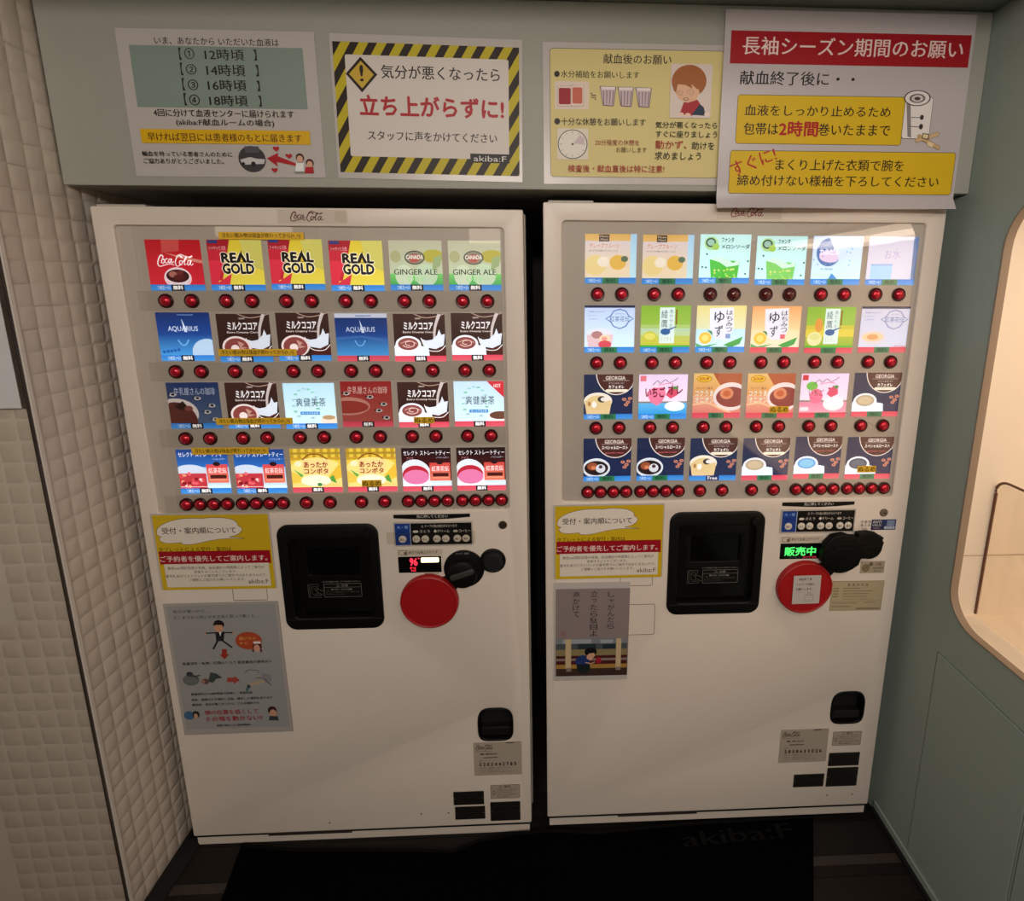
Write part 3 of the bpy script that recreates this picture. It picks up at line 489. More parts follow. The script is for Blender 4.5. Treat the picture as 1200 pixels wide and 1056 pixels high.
for i in range(6):
    a = -.120-.285*i; d = MB().box(X1-.001, X1+.02, a-.285+.0042, a-.0042, .0545, DZT-.0042).build('door_%d' % (i+1), M_green, bevel=.001); tag(d, kind='structure')
tag(MB().box(X1+.024, X1+.03, -1.9, -.1, .04, .72).build('trim_2', M_dark2), kind='structure')
tag(MB().box(X1-.012, X1, -2.2, .02, 0.0, .018).build('baseboard_right', M_dark2, bevel=.002), kind='structure')
tag(MB().box(X1-.005, X1, -2.2, .02, .02, .04).build('trim_3', M_green), kind='structure')
tag(MB().box(X0+.0, X0+.05, -.9, .02, 0.0, .006).build('baseboard_left', M_dark2, bevel=.002), kind='structure')
# niche: an open-fronted rounded tunnel along X with a back
def loft(outl, x0, x1, name, m, parent=None, back=True):
    n = len(outl); V = [(x, y, z) for x in (x0, x1) for y, z in outl]; F = [(i, (i+1) % n, n+(i+1) % n, n+i) for i in range(n)]
    if back: F.append(tuple(range(n, 2*n)))
    me = bpy.data.meshes.new(name); me.from_pydata(V, [], F); me.materials.append(m)
    return link(name, me, parent)
ni = loft([(NY0-.002, NZ0-.004), (NY1+.002, NZ0-.004), (NY1+.002, NZ1+.004), (NY0-.002, NZ1+.004)], X1+.018, X1+.50, 'wall_niche', M_cream); tag(ni, kind='structure')
inner = rr(NY0+.002, NZ0+.002, NY1-.002, NZ1-.002, (.128, .128, .083, .083), 10)
tag(plate('trim_1', [rr(NY0-.0015, NZ0-.0015, NY1+.0015, NZ1+.0015, (.1315, .1315, .0865, .0865), 10), inner], X1-.0015, .0200, .0006, M_trim, plane='YZ'), kind='structure')
# lamp of the niche
lamp = empty('niche_lamp', (X1+.27, -.85, NZ1)); tag(lamp, 'slim lit lamp under the top of the cream wall niche', 'lamp')
MB().box(-.17, .17, -.55, .55, -.012, 0).build('housing', M_side, lamp)
MB().box(-.15, .15, -.53, .53, -.014, -.012).build('diffuser', M_glow, lamp)
# clear partition standing in the niche
pt = empty('partition_screen', (2.169, -.13, NZ0)); tag(pt, 'clear acrylic partition with bronze edge standing in the lit niche', 'partition')
po = rr(-.80, .002, -.006, .375, (.03, .03, .002, .002), 6)
plate('clear_sheet', [po], -.002, .004, 0, M_acrylic, pt, plane='YZ')
eg = [(-.004, .006), (-.006, .34)]+[(-.034+.030*cos(pi/2*k/6), .345+.030*sin(pi/2*k/6)) for k in range(7)]+[(-.4, .375), (-.79, .375)]
MB().tube([(0, y, z) for y, z in eg], .0032, 8).build('bronze_edge', M_bronze, pt, smooth=True)
tag(MB().box(X1+.019, X1+.49, NY1+.0005, NY1+.0025, .9765, .9785).build('trim_4', mat('joint_line', 'b8a48e', .6)), kind='structure')
# lit wall lamps of the room, seen as reflections in the display panes
for nm, x, z, w, h, lb in (('wall_lamp', -1.38, 2.08, .62, .10, 'long lit wall lamp high on the rear wall behind the camera, left'), ('wall_lamp', .52, 2.07, .26, .16, 'short lit wall lamp high on the rear wall behind the camera, middle')):
    e = empty(nm, (x, -3.12, z)); tag(e, lb, 'lamp', None)
    MB().box(-w/2-.02, w/2+.02, -.48, -.03, -h/2-.02, h/2+.02).build('housing', M_side, e)
    MB().box(-w/2, w/2, -.03, -.02, -h/2, h/2).build('diffuser', M_glow, e)
# overhead cupboard boxing above the machines, its front face carrying the notices
cb = MB().box(X0+.001, X1-.001, -.0115, .74, 1.874, 2.274).build('wall_upper', mat('green_paint_warm_lit', '9f9f95', .55, bump=.1, bscale=300, var=.02), bevel=.002); tag(cb, kind='structure')  # the pale green wall paint with warm light put into its colour
# clear sheet over the return face of the padded wall, with a sheet of paper
cs = empty('clear_wall_guard', (-.30, -.176, .9)); tag(cs, 'clear acrylic guard sheet over the padded wall return at far left', 'wall guard')
MB().box(-.25, .251, 0, .003, -.88, .86).build('clear_sheet', M_acrylic, cs)
MB().box(.2515, .2555, -.001, .004, -.88, .86).build('edge', mat('guard_edge', '3a302a', .3), cs)
e = empty('paper_sheet', (-.49, -.181, 1.385)); tag(e, 'plain white sheet taped on the clear wall guard, cut by the left edge', 'paper')
v = []; 
MB().add([(0, 0, 0), (.436, 0, .008), (.436+.0, 0, .33), (0, 0, .33), (0, .001, 0), (.436, .001, .008), (.436, .001, .33), (0, .001, .33)], [(0, 1, 2, 3), (4, 7, 6, 5), (0, 4, 5, 1), (1, 5, 6, 2), (2, 6, 7, 3), (3, 7, 4, 0)]).build('sheet', mat('plain_white_paper', 'd8d8da', .25), e)

# ================================================================= floor mat
mp = [(.10, .03), (1.91, .03), (1.895, 0), (1.83, -.12), (1.775, -.215), (1.765, -.26), (1.74, -.60), (.25, -.60), (.19, -.25), (.155, -.06)]
fm = empty('floor_mat', (1.0, -.3, 0)); tag(fm, 'black rubber backed floor mat lying in front of both vending machines', 'mat')
def matmesh():
    back = [(.14, -.012), (.30, -.03), (.45, -.036), (.57, -.044), (.66, -.048), (.77, -.056), (.80, -.046), (.845, -.030), (.90, -.022), (.94, -.016), (1.05, -.010), (1.13, -.016), (1.20, -.022), (1.30, -.016), (1.5, -.004), (1.7, 0), (1.885, .002)]
    front = [(.26+(x-.14)*1.30/1.745, -.62) for x, _ in back]
    V = []; F = []; n = len(back); rows = 6
    for j in range(rows+1):
        t = (j/rows)**1.3
        for (a, b), (c, d) in zip(back, front):
            z = .007+(.006*math.exp(-j*1.2) if .5 < a < 1.4 else 0)
            V.append((a+(c-a)*t-1.0, b+(d-b)*t+.3, z))
    for j in range(rows):
        for i in range(n-1): a = j*n+i; F.append((a, a+1, a+n+1, a+n))
    k = len(V); V += [(x, y, 0.001) for x, y, z in V]
    F += [tuple(reversed([i+k for i in q])) for q in list(F)]
    rim = [i for i in range(n)]+[j*n+n-1 for j in range(1, rows+1)]+[rows*n+i for i in range(n-2, -1, -1)]+[j*n for j in range(rows-1, 0, -1)]
    for i in range(len(rim)): a, b = rim[i], rim[(i+1) % len(rim)]; F.append((a, b, b+k, a+k))
    return V, F, back
V, F, back = matmesh(); MB().add(V, F).build('pile', M_mat, fm)
MB().tube([(a-1.0, b+.3+.001, .012+(.004 if .5 < a < 1.4 else 0)) for a, b in back], .0042, 6).build('hem', mat('mat_hem', '0c0c0b', .9, spec=.1), fm, smooth=True)
c = Cv(); v, f, nn = glyphs('akiba:F', 1); c.raw([(x*345, y*40) for x, y in v], f, '121211', nn)
o = c.build('lettering', print_mat(0, .95, .05), fm); o.rotation_euler = (-pi/2, 0, .04); o.location = (.455, .275, .0078)
o.rotation_euler = (-pi/2, 0, .045)
# a print faces -Y; laid flat its face must look up
o.rotation_euler = (-pi/2, 0, .045)

# ================================================================= notices
def notice(name, P, label, cat, paper, curl=None, group=None):
    w, h = P['w'], P['h']; e = empty(name, P['pos']); e.rotation_euler = (0, -P['rot'], 0); tag(e, label, cat, group)
    nx, ny = 12, 16; v = []; f = []
    def dy(x, y):
        if not curl: return 0
        t = max(0, (y/h-curl[0])/(1-curl[0])); return curl[1]*t*t*(.55+.45*sin(x/w*7.5-.4))
    for L in (0, .6):
        for j in range(ny+1):
            for i in range(nx+1): X = w*i/nx; Y = h*j/ny; v.append((X*.001, (L-dy(X, Y))*.001, -Y*.001))
    n1 = (nx+1)*(ny+1)
    for j in range(ny):
        for i in range(nx): a = j*(nx+1)+i; f += [(a, a+nx+1, a+nx+2, a+1), (n1+a, n1+a+1, n1+a+nx+2, n1+a+nx+1)]
    rim = [i for i in range(nx+1)]+[j*(nx+1)+nx for j in range(1, ny+1)]+[ny*(nx+1)+i for i in range(nx-1, -1, -1)]+[j*(nx+1) for j in range(ny-1, 0, -1)]
    for i in range(len(rim)): a, b = rim[i], rim[(i+1) % len(rim)]; f.append((a, b, n1+b, n1+a))
    MB().add(v, f).build('sheet', paper, e, smooth=True)
    c = Cv(z=.02); c.ops(P['ops']); c.build('print', PM, e)
    return e
notice('notice', POSTERS['P1'], 'white notice with green panel listing four times, leftmost above the machines', 'notice', M_paper)
notice('notice', POSTERS['P2'], 'warning notice framed in black and yellow hazard stripes', 'notice', M_paper)
notice('notice', POSTERS['P3'], 'pale yellow notice with kneeling boy, cups and clock drawings', 'notice', M_paper)
notice('poster', POSTERS['P4'], 'large poster with red heading band and two yellow boxes, top right', 'poster', M_paper_grape, (.955, 16))
notice('notice', POSTERS['YR'], 'yellow reception notice taped on the right vending machine', 'notice', M_paper)
PY = dict(POSTERS['YR']); PY['pos'] = [.0255, -.003, 1.0655]; PY['rot'] = -.004
notice('notice', PY, 'yellow reception notice taped on the left vending machine', 'notice', M_paper)
g = POSTERS['GL']; g['pos'] = [.022, -.003, .806]; g['rot'] = .004; g['w'] = 302; g['h'] = 414
g['ops'] = [['R', [(8, 7), (294, 396)], .5, '9a9a9a']] + [[q[0]]+[[(a*1.05+9, b*.99+7) for a, b in x] if isinstance(x, list) else x for x in q[1:]] for q in g['ops'][1:]]
notice('notice', g, 'grey notice of a falling man on the lower left machine', 'notice', M_paper_grey)
notice('poem_card', POSTERS['PR'], 'poem card with railway platform picture on the right machine', 'card', M_paper)

# ================================================================= drink card prints, drawn in a 100 x 92 field with a price strip below
def strip(c, hot, style, left=True):
    a, b = (('d8405a', 'e06070') if hot else ('2f7fd6', '4a9ae6')) ; c.r(0, 88, 100, 100, a, b)
    if style == 'L':
        if not hot: c.t('つめた〜い', 12, 89.5, 36, 98, 'e8f4ff', 1)
        c.r(38, 88, 62, 100, '161420'); c.t('無料', 41, 89.8, 59, 98, 'ffffff', 2)
    elif style == 'F':
        c.r(36, 88, 64, 100, '1c2c66'); c.t('Free', 40, 90, 60, 98, 'ffffff', 1)
    else:
        c.r(34, 88, 66, 100, '2e7a54'); c.t('無料', 40, 89.5, 60, 98.5, '0c1c14', 1)
        if not hot: c.t('つめた〜い', 6, 90, 31, 98, 'dcefff', 1)
def cup_hot(c, liquid, swirl=True):
    c.e(-6, 58, 46, 108, 'eef6ff'); c.p([(0, 78), (0, 91), (68, 91), (66, 70), (46, 66), (40, 84)], 'e4f2ff')
    c.e(2, 46, 52, 84, 'eef4fc'); c.e(7, 50, 47, 76, liquid)
    if swirl: c.line([(16, 66), (26, 70), (38, 66), (36, 58), (24, 58), (22, 64), (30, 66)], 1.6, 'f0d0c8', smooth=True)
Cv.p = Cv.poly
def d_cola(c):
    c.r(0, 0, 100, 91, 'b0141e', 'd8283a'); c.p([(30, 0), (62, 0), (60, 22), (28, 26)], 'c04a46'); c.p([(34, 26), (100, 40), (100, 46), (70, 40)], 'd88a7a')
    script_logo(c, 17, 28, 68, 26, 'fff0f2', 1.25)
    c.e(27, 54, 77, 96, 'f0dce4'); c.e(31, 58, 73, 84, '3a1418'); c.e(36, 62, 52, 74, 'a86a60'); c.e(50, 60, 64, 70, '6a2a2a'); c.e(44, 68, 66, 80, '5a1c20'); c.line([(32, 80), (36, 92), (68, 92), (73, 80)], 2, 'e8b4c0')
def d_gold(c):
    c.r(0, 0, 100, 91, 'd0ba30', 'e8d850'); c.p([(60, 0), (100, 0), (100, 60), (70, 50)], 'c6c060'); c.p([(0, 0), (42, 0), (34, 34), (0, 34)], '9c1824'); c.p([(0, 20), (36, 20), (22, 80), (12, 80), (0, 91)], 'c02436')
    c.p([(0, 40), (28, 40), (14, 84), (40, 66), (34, 91), (0, 91)], 'd63046'); c.t('シャキッと元気', 3, 12, 34, 20, 'f0a8b0', 1); c.r(2, 1, 20, 7, '2a3a70')
    for t, y0, y1 in (('REAL', 26, 44), ('GOLD', 47, 66)): c.to(t, 25, y0, 82, y1, '15130f', 'f4ecd8', 3, 1.3)
    c.p([(62, 20), (66, 44), (54, 44)], '15130f'); c.p([(61, 34), (64, 43), (58, 43)], 'e0c040')
def d_ginger(c):
    c.r(0, 0, 100, 70, 'b8b89c', 'c8d4b4'); c.r(0, 66, 100, 91, '7ecf70', '3cae58'); c.e(62, 18, 104, 44, 'b4ac38'); c.e(2, 20, 22, 44, 'b0b080'); c.e(10, 48, 44, 92, 'd0e0c4'); c.e(46, 46, 90, 92, 'c4dcbc')
    c.p([(84, 34), (100, 28), (96, 50), (80, 60)], '9ab07c')
    c.e(29, 20, 67, 48, '3c3a30'); c.e(31, 22, 65, 46, '8a8a76'); c.e(36, 26, 60, 42, 'a05a4c'); c.t('CANADA', 32, 29, 64, 37, 'f4f0e4', 2); c.t('DRY', 40, 38, 56, 44, 'c84038', 2)
    c.t('GINGER ALE', 8, 57, 90, 68, '2a2a16', 1); c.t('DRY', 34, 72, 66, 82, 'a8e0a0', 1)
def d_aqua(c, dim=0):
    c.r(0, 0, 100, 45, '142a62', '1c4490'); c.r(0, 44, 100, 91, '1c4490', '4aa0e4')
    if dim: c.r(0, 0, 100, 9, 'c4cade'); c.p([(0, 50), (50, 46), (100, 54), (100, 62), (50, 50), (0, 56)], '3a6cb4')
    else: c.e(60, 54, 120, 112, 'b8d4f0'); [c.e(4+i*7, 78-((i*37) % 9), 10+i*7, 84-((i*37) % 9), '1c5cb0') for i in range(5)]
    c.t('AQUARIUS', 20, 28, 76, 40, 'd8e4f8', 0); c.p([(47, 12), (56, 40), (50, 40)], 'd0def4'); c.line([(36, 56), (42, 66), (50, 66), (56, 56)], 2.4, '70b4ec', smooth=True); c.r(40, 4, 70, 6, '5c78a8')
def d_cocoa(c, hot):
    c.r(0, 0, 100, 91, '3a211c', '2c1614'); c.line([(40, 0), (60, 8), (80, 6), (100, 0)], 1.6, 'b89a8c', smooth=True); c.e(60, 70, 120, 110, '4a1c18')
    c.t('CREAMY', 42, 8, 54, 11.5, 'd8c8c0', 1); c.t('ミルクココア', 20, 17, 76, 33, 'f4f0f4', 2); c.t('Extra Creamy Cocoa', 18, 36, 80, 41, 'f0e4e0', 1)
    c.line([(90, 0), (86, 10), (80, 30), (78, 52)], (7, 4), 'c8bcbc', smooth=True)
    c.p([(52, 52), (62, 56), (74, 54), (84, 44), (88, 32), (92, 44), (99, 42), (96, 66), (80, 74), (60, 70)], 'dfe8f6'); c.line([(52, 50), (62, 74), (86, 78), (100, 66)], 1.6, 'f4f0f0', smooth=True)
    if hot: cup_hot(c, '8a4a48'); c.line([(12, 62), (28, 56), (44, 62)], 1.2, 'e0b8b0', smooth=True)
    else: c.e(6, 46, 60, 92, 'ecdcdc'); c.e(10, 50, 56, 90, '8a4440'); c.e(22, 64, 38, 80, 'f2e4e4'); c.p([(36, 56), (48, 62), (42, 68), (54, 70), (40, 74)], 'c09488'); c.r(0, 90.5, 100, 91, '2c1614')
def d_coffee(c, red):
    c.r(0, 0, 100, 91, *(('a02428', 'a85048') if red else ('1e3468', '50617c')))
    c.t('牛乳屋さんの珈琲', 14, 11, 92, 27, 'ecc8c0' if red else 'b8c4d8', 0)
    c.e(-30, 34, 56, 100 if not red else 74, 'd8cdc8' if not red else 'c8887c'); c.e(-30, 42, 53, 130 if not red else 70, '5c2c26' if not red else '9c3a30')
    if not red: c.p([(10, 52), (28, 40), (38, 54), (24, 60)], '2c1412'); c.e(30, 50, 46, 62, '7c443c')
    R2 = random.Random(3)
    for x, y in ((76, 46), (66, 60), (80, 76), (50, 30), (4, 22)):
        c.e(x, y, x+14, y+8, 'c8c4c4'); c.e(x+4, y+1, x+11, y+6, '1c1818'); c.e(x-2, y+1, x+2, y+5, '241c1c'); c.line([(x+3, y+7), (x+3, y+11)], 1, '241c1c'); c.line([(x+11, y+7), (x+11, y+11)], 1, '241c1c')
def d_soken(c, hot):
    c.r(0, 0, 100, 91, 'b4dcf0' if not hot else 'c0dcf0', 'd4f0fc')
    for i in range(16):
        a = i*2*pi/16+.3
        if 2 < i < 5: continue
        x, y = 42+24*cos(a), 46+34*sin(a); c.e(x-4, y-2.2, x+4, y+2.2, ('8cc0a8', '9cc8c0', 'a4c0c8')[i % 3])
    for i, ch in enumerate('爽健美茶'): c.t(ch, 23+i*15, 32, 36+i*15, 51, '14202c', 0)
    c.r(30, 62, 68, 69, '3a88c8'); c.t('ほっとするお茶', 33, 63, 65, 68, 'e8f4ff'); c.e(66, 66, 110, 92, 'f4f4f0') if hot else c.e(68, 72, 102, 92, 'ece0d0')
    c.e(70, 66, 112, 84, '6a4434') if hot else c.e(72, 70, 98, 80, 'b89870')
    if hot: c.p([(66, 0), (100, 0), (100, 36)], 'c8303c'); c.t('HOT', 80, 6, 94, 14, 'fff0f0', 1)
def d_tea(c, hot):
    if hot: c.r(0, 0, 100, 91, '1c1012', '5a181c'); c.r(0, 76, 100, 91, 'd8ecf8', 'c0dcf4')
    else: c.r(0, 0, 100, 40, '1a3a80', '2c6cc0'); c.r(0, 40, 100, 91, '9cc8ec', 'd4ecfa')
    c.t('セレクト ストレートティー', 4, 6, 98, 17, 'f0f0f8', 1); c.t('アイス', 10, 21, 24, 27, 'd89090') if hot else None; c.t('ノンシュガー', 70, 20, 96, 24, 'd8dcec')
    if hot: c.e(-10, 26, 60, 108, 'dfe8f4'); c.r(0, 78, 58, 91, 'f2f4fa'); c.e(0, 40, 54, 84, 'b8283c'); c.e(2, 50, 54, 84, 'e07cac')
    else:
        c.e(-10, 34, 56, 70, 'cfdcee'); c.r(0, 54, 54, 91, 'c23a44'); R3 = random.Random(8)
        for i in range(16): x = R3.uniform(0, 46); y = R3.uniform(46, 84); c.e(x, y, x+R3.uniform(5, 11), y+R3.uniform(5, 9), ('e86a72', 'f0a080', '8c1c28', 'f4d8d8', 'd84c54')[i % 5])
    c.r(56, 34, 98, 76, 'd8484e' if not hot else 'c84440', 'e47c64'); c.e(70, 28, 84, 38, '2c1418'); c.t('紅茶花伝', 60, 42, 95, 54, 'fbeef0', 1); c.r(62, 58, 94, 66, '4a1c18'); c.r(60, 68, 95, 70, 'f0a888')
    c.r(0, 84, 100, 85, 'f4f8fc')
def d_corn(c):
    c.r(0, 0, 100, 91, 'e0c040', 'e8cc58')
    for i in range(7):
        c.r(i*15, 0, i*15+7, 26, 'b8942c')
    c.r(0, 8, 100, 13, 'a88a2c'); c.r(0, 20, 100, 25, 'c49c30'); c.e(-20, 20, 120, 130, 'f0e088')
    c.line([(24, 26), (34, 16), (50, 12), (66, 18), (76, 28)], 2.2, '7a3a18', smooth=True); c.rrect(22, 24, 78, 60, 8, 'f2d890'); c.t('あったか', 26, 30, 74, 43, '8c1c14', 2); c.t('コンポタ', 26, 45, 74, 57, '8c1c14', 2)
    c.p([(74, 64), (96, 36), (102, 40), (100, 66), (82, 76)], 'e8c040'); c.p([(70, 70), (84, 60), (90, 80)], '5ca048'); c.p([(0, 50), (16, 60), (24, 76), (0, 80)], 'eac850'); c.p([(4, 46), (24, 60), (20, 66)], '6cac50'); c.e(18, 60, 78, 86, 'fbf4dc'); c.e(50, 78, 60, 86, '3c8c48'); c.t('粒入りコーン', 62, 80, 96, 85, '9c3420'); c.e(8, 28, 22, 40, 'f4e8c8')
def d_grape(c, n=0):
    c.r(0, 0, 100, 91, 'ecd0a8', 'ecdcc0'); c.r(0, 0, 88, 14, 'd8ac58', 'e0b870'); c.r(0, 14, 88, 70, 'd8ccd0', 'e8d8bc'); c.r(88, 0, 100, 100, 'a8d0f0', 'c8f0fc')
    c.r(27, 1, 47, 15, '3a2a24'); c.t('Minute', 29, 3, 45, 7, 'd8c0a0', 1); c.t('Maid', 30, 9, 44, 13, 'd8c0a0', 1); c.to('グレープフルーツ', 8, 19, 66, 28, 'c08468', 'e8dcd8', 2, .6); c.t('まろやか果汁のおいしさ', 8, 32, 64, 35, '3c3434')
    c.e(0, 42, 40, 84, 'e8d494'); c.e(24, 46, 46, 66, 'f0e8d8'); c.e(48, 42, 80, 72, 'e0b850'); c.e(70, 44, 84, 56, '5c7058')
def d_melon(c, pale=0):
    c.r(0, 0, 100, 91, 'b4dcdc', 'c8f4fa'); c.e(8, 4, 36, 32, 'a0cc90'); c.e(11, 7, 31, 26, '24443c'); c.e(14, 10, 28, 23, '90b8a8'); c.e(24, 18, 38, 32, '98c050')
    c.t('ファンタ', 42, 6, 66, 16, '142824', 2); c.t('メロンソーダ', 42, 20, 98, 29, '1c3c30', 2)
    g = '78c868' if pale else '48b83c'; c.p([(20, 50), (80, 54), (76, 91), (24, 91)], g); c.p([(20, 50), (36, 44), (56, 50), (66, 58), (80, 50), (78, 62), (54, 66), (40, 56)], 'c8ecdc')
    R4 = random.Random(5)
    for i in range(16): x = R4.uniform(28, 70); y = R4.uniform(66, 88); c.e(x, y, x+4, y+4, ('c8dc68', '90d878', 'e0e08c')[i % 3])
    for x, y in ((4, 64), (11, 65), (90, 78), (94, 52), (12, 38)): c.e(x, y, x+4, y+4, '2c5c4c')
def d_calpis(c):
    c.r(0, 0, 100, 91, 'c0d0ec', 'cceefc'); c.e(8, 4, 58, 62, '4c74ac'); c.e(14, 28, 60, 54, 'd8c4e0'); c.p([(30, 0), (100, 0), (100, 40), (56, 50)], 'c8dcf4'); c.t('カルピス', 14, 26, 54, 38, 'f4f0fc', 2)
    c.p([(34, 91), (42, 76), (50, 84), (56, 91)], '3c8cd0'); c.t('乳酸菌', 18, 66, 44, 69, '3a5878'); R5 = random.Random(6)
    for i in range(14): x = R5.uniform(2, 92); y = R5.uniform(2, 70); c.e(x, y, x+3, y+3, '7c98c0')
def d_water(c):
    c.r(0, 0, 100, 91, 'd0cce0', 'd8d8ec'); c.r(8, 56, 52, 96, 'a8d0f4'); c.r(8, 56, 52, 60, '98b8dc'); c.t('お水', 34, 26, 66, 46, 'b4a8c8'); c.p([(90, 0), (100, 0), (100, 91), (92, 91)], '5a78a8')
def d_kocha(c, hot):
    c.r(0, 0, 100, 91, 'b8c8ec' if not hot else 'cccce4', 'd4f0fc' if not hot else 'd4dcf4'); c.r(0, 0, 100, 5, '1c2444'); 
    oc = '5c7cae' if not hot else '8c94b4'; c.line([(42, 28), (52, 22), (58, 12), (70, 8), (82, 12), (88, 22), (97, 28), (88, 34), (82, 44), (70, 49), (58, 44), (52, 34)], 2.4, oc, closed=True); c.t('紅茶花伝', 50, 23, 90, 34, '35568c', 0); c.t('ロイヤル', 62, 16, 78, 19, oc)
    c.t('茶葉のかおり', 8, 12, 40, 15, '4a5878'); c.t('ミルクティー', 8, 20, 28, 23, '4a5878'); c.t('こだわり', 8, 27, 26, 30, '4a5878')
    if hot: c.e(2, 52, 56, 82, 'dcd4dc'); c.e(6, 56, 50, 76, 'ecd0a8'); c.e(16, 60, 40, 72, 'd8a470'); c.t('KOCHA', 76, 84, 98, 88, 'b43444', 1)
    else: c.e(4, 48, 58, 76, 'dce0ec'); c.p([(4, 62), (58, 62), (54, 91), (8, 91)], 'dcc0c8'); c.e(14, 54, 36, 70, 'b08080'); c.e(30, 62, 52, 78, 'f0d4b8'); c.e(28, 74, 54, 91, 'd44c5c'); c.e(34, 66, 46, 74, 'e89c90')
def d_green(c, hot):
    c.r(0, 0, 100, 40, '84b438', '98bc48'); c.r(0, 40, 100, 91, 'a8c878' if not hot else 'ccc040', 'd0c848' if not hot else '84b438'); c.r(0, 84, 100, 91, '44b43c')
    c.r(0, 48, 100, 64, 'b4d0b8' if not hot else 'd4c848', 'c0d498' if not hot else 'e0cc50')
    c.r(38, 4, 68, 80, 'dcf0f0'); c.t('綾', 41, 9, 54, 27, '2c4c58'); c.t('鷹', 41, 29, 54, 46, '2c4c58')
    for i, ch in enumerate('あたたか' if hot else 'あややか'): c.t(ch, 57, 8+i*10, 65, 16+i*10, '3c5a64')
    c.e(40, 48, 60, 62, '34609c'); c.line([(54, 52), (72, 44)], (4, 2), '34609c'); c.r(70, 8, 73, 40, '8c5c28')
    c.e(4, 54, 34, 84, 'c8c848' if not hot else 'e8e4b0'); c.e(8, 58, 30, 72, 'e0dc70' if not hot else 'd4d890')
    if hot: c.e(18, 24, 34, 54, 'd89848')
    for i in range(4): c.line([(43+i*6, 66), (43+i*6, 74)], 1, 'b0a078')
def d_yuzu(c, hot):
    c.r(0, 0, 100, 50, 'dcd088' if not hot else 'e4a468', 'd8dcb8' if not hot else 'ecd0a0'); c.r(0, 50, 100, 91, 'b8e0f8' if not hot else 'ecdcb0', 'd4f0fa' if not hot else 'f0e4d0')
    c.p([(26, 6), (74, 4), (76, 50), (66, 72), (40, 72), (28, 50)], 'e0e4f4'); 
    c.t('ゆ', 36, 12, 56, 36, '10142c', 1); c.t('ず', 38, 42, 54, 66, '10142c', 1)
    for i, ch in enumerate('はちみつ'): c.t(ch, 60, 10+i*12, 73, 20+i*12, '10142c', 1)
    c.r(60, 60, 70, 70, '7c98c8' if not hot else 'd86878'); c.e(6, 56, 32, 82, 'e8c050'); c.e(12, 62, 26, 76, 'f0dc80')
    c.p([(56, 84), (96, 66), (90, 82), (72, 90)], '3ca050'); c.p([(0, 80), (14, 86), (48, 80), (20, 91), (2, 91)], '58a868'); c.p([(22, 52), (32, 54), (34, 64)], '4c8850')
def geo(c, kind, hot, dark=0):
    c.r(0, 0, 100, 91, '1c2648', '202a50'); 
    if dark: c.p([(0, 0), (30, 0), (44, 20), (20, 30), (0, 16)], '28283c')
    c.e(24, -52, 108, 46, 'e4dcd4'); c.e(26, -50, 106, 44, '4c2824'); c.p([(100, 0), (112, 0), (112, 50), (100, 50)], '4c2824') if 0 else None
    c.t('GEORGIA', 44, 4, 84, 12, 'd8ccc4', 2); c.r(38, 13.5, 92, 14.3, 'c8b8b0')
    if kind == 'roast': c.t('スペシャルロースト', 38, 18, 92, 26, 'f0ece8', 2); c.t('special roast', 44, 32, 84, 36, 'e06878', 1)
    else: c.t('スペシャルロースト', 50, 18, 82, 21, 'e8e0dc', 1); c.t('カフェオレ', 50, 24, 82, 31, 'f4f0ec', 2); c.rrect(44, 33, 90, 39, 3, 'f4ecd8')
    for x, y in ((78, 52), (86, 58), (82, 64), (90, 50)): c.e(x, y, x+9, y+7, 'c88470'); c.e(x+3, y+2, x+6, y+5, '7c4440')
def d_geo(c, kind, hot, liq=None):
    geo(c, kind, hot)
    if hot: cup_hot(c, liq or 'b8a890', False); c.e(12, 54, 42, 72, {'b8a890': 'cdbb9c', '64a8dc': '84c4ec', '4a5264': '5c6474'}.get(liq or 'b8a890', 'cdbb9c'))
    elif kind == 'roast': c.e(-2, 46, 56, 92, 'dfe6f0'); c.e(2, 52, 52, 86, '2a1a1c'); c.e(8, 56, 30, 74, '9c5438'); c.e(26, 60, 46, 80, 'd8dce8'); c.e(16, 64, 26, 72, 'd8845c'); c.e(32, 62, 40, 70, '4a3438')
    else: c.e(0, 40, 58, 78, 'f0e8dc'); c.p([(1, 58), (57, 58), (52, 91), (6, 91)], 'e4c898'); c.e(4, 46, 54, 80, 'dcc490'); c.e(28, 48, 46, 62, '3c3434'); c.e(34, 50, 52, 60, 'e8e4e0'); c.e(16, 60, 26, 74, 'f4f0ec'); c.e(8, 60, 14, 70, 'b08048')
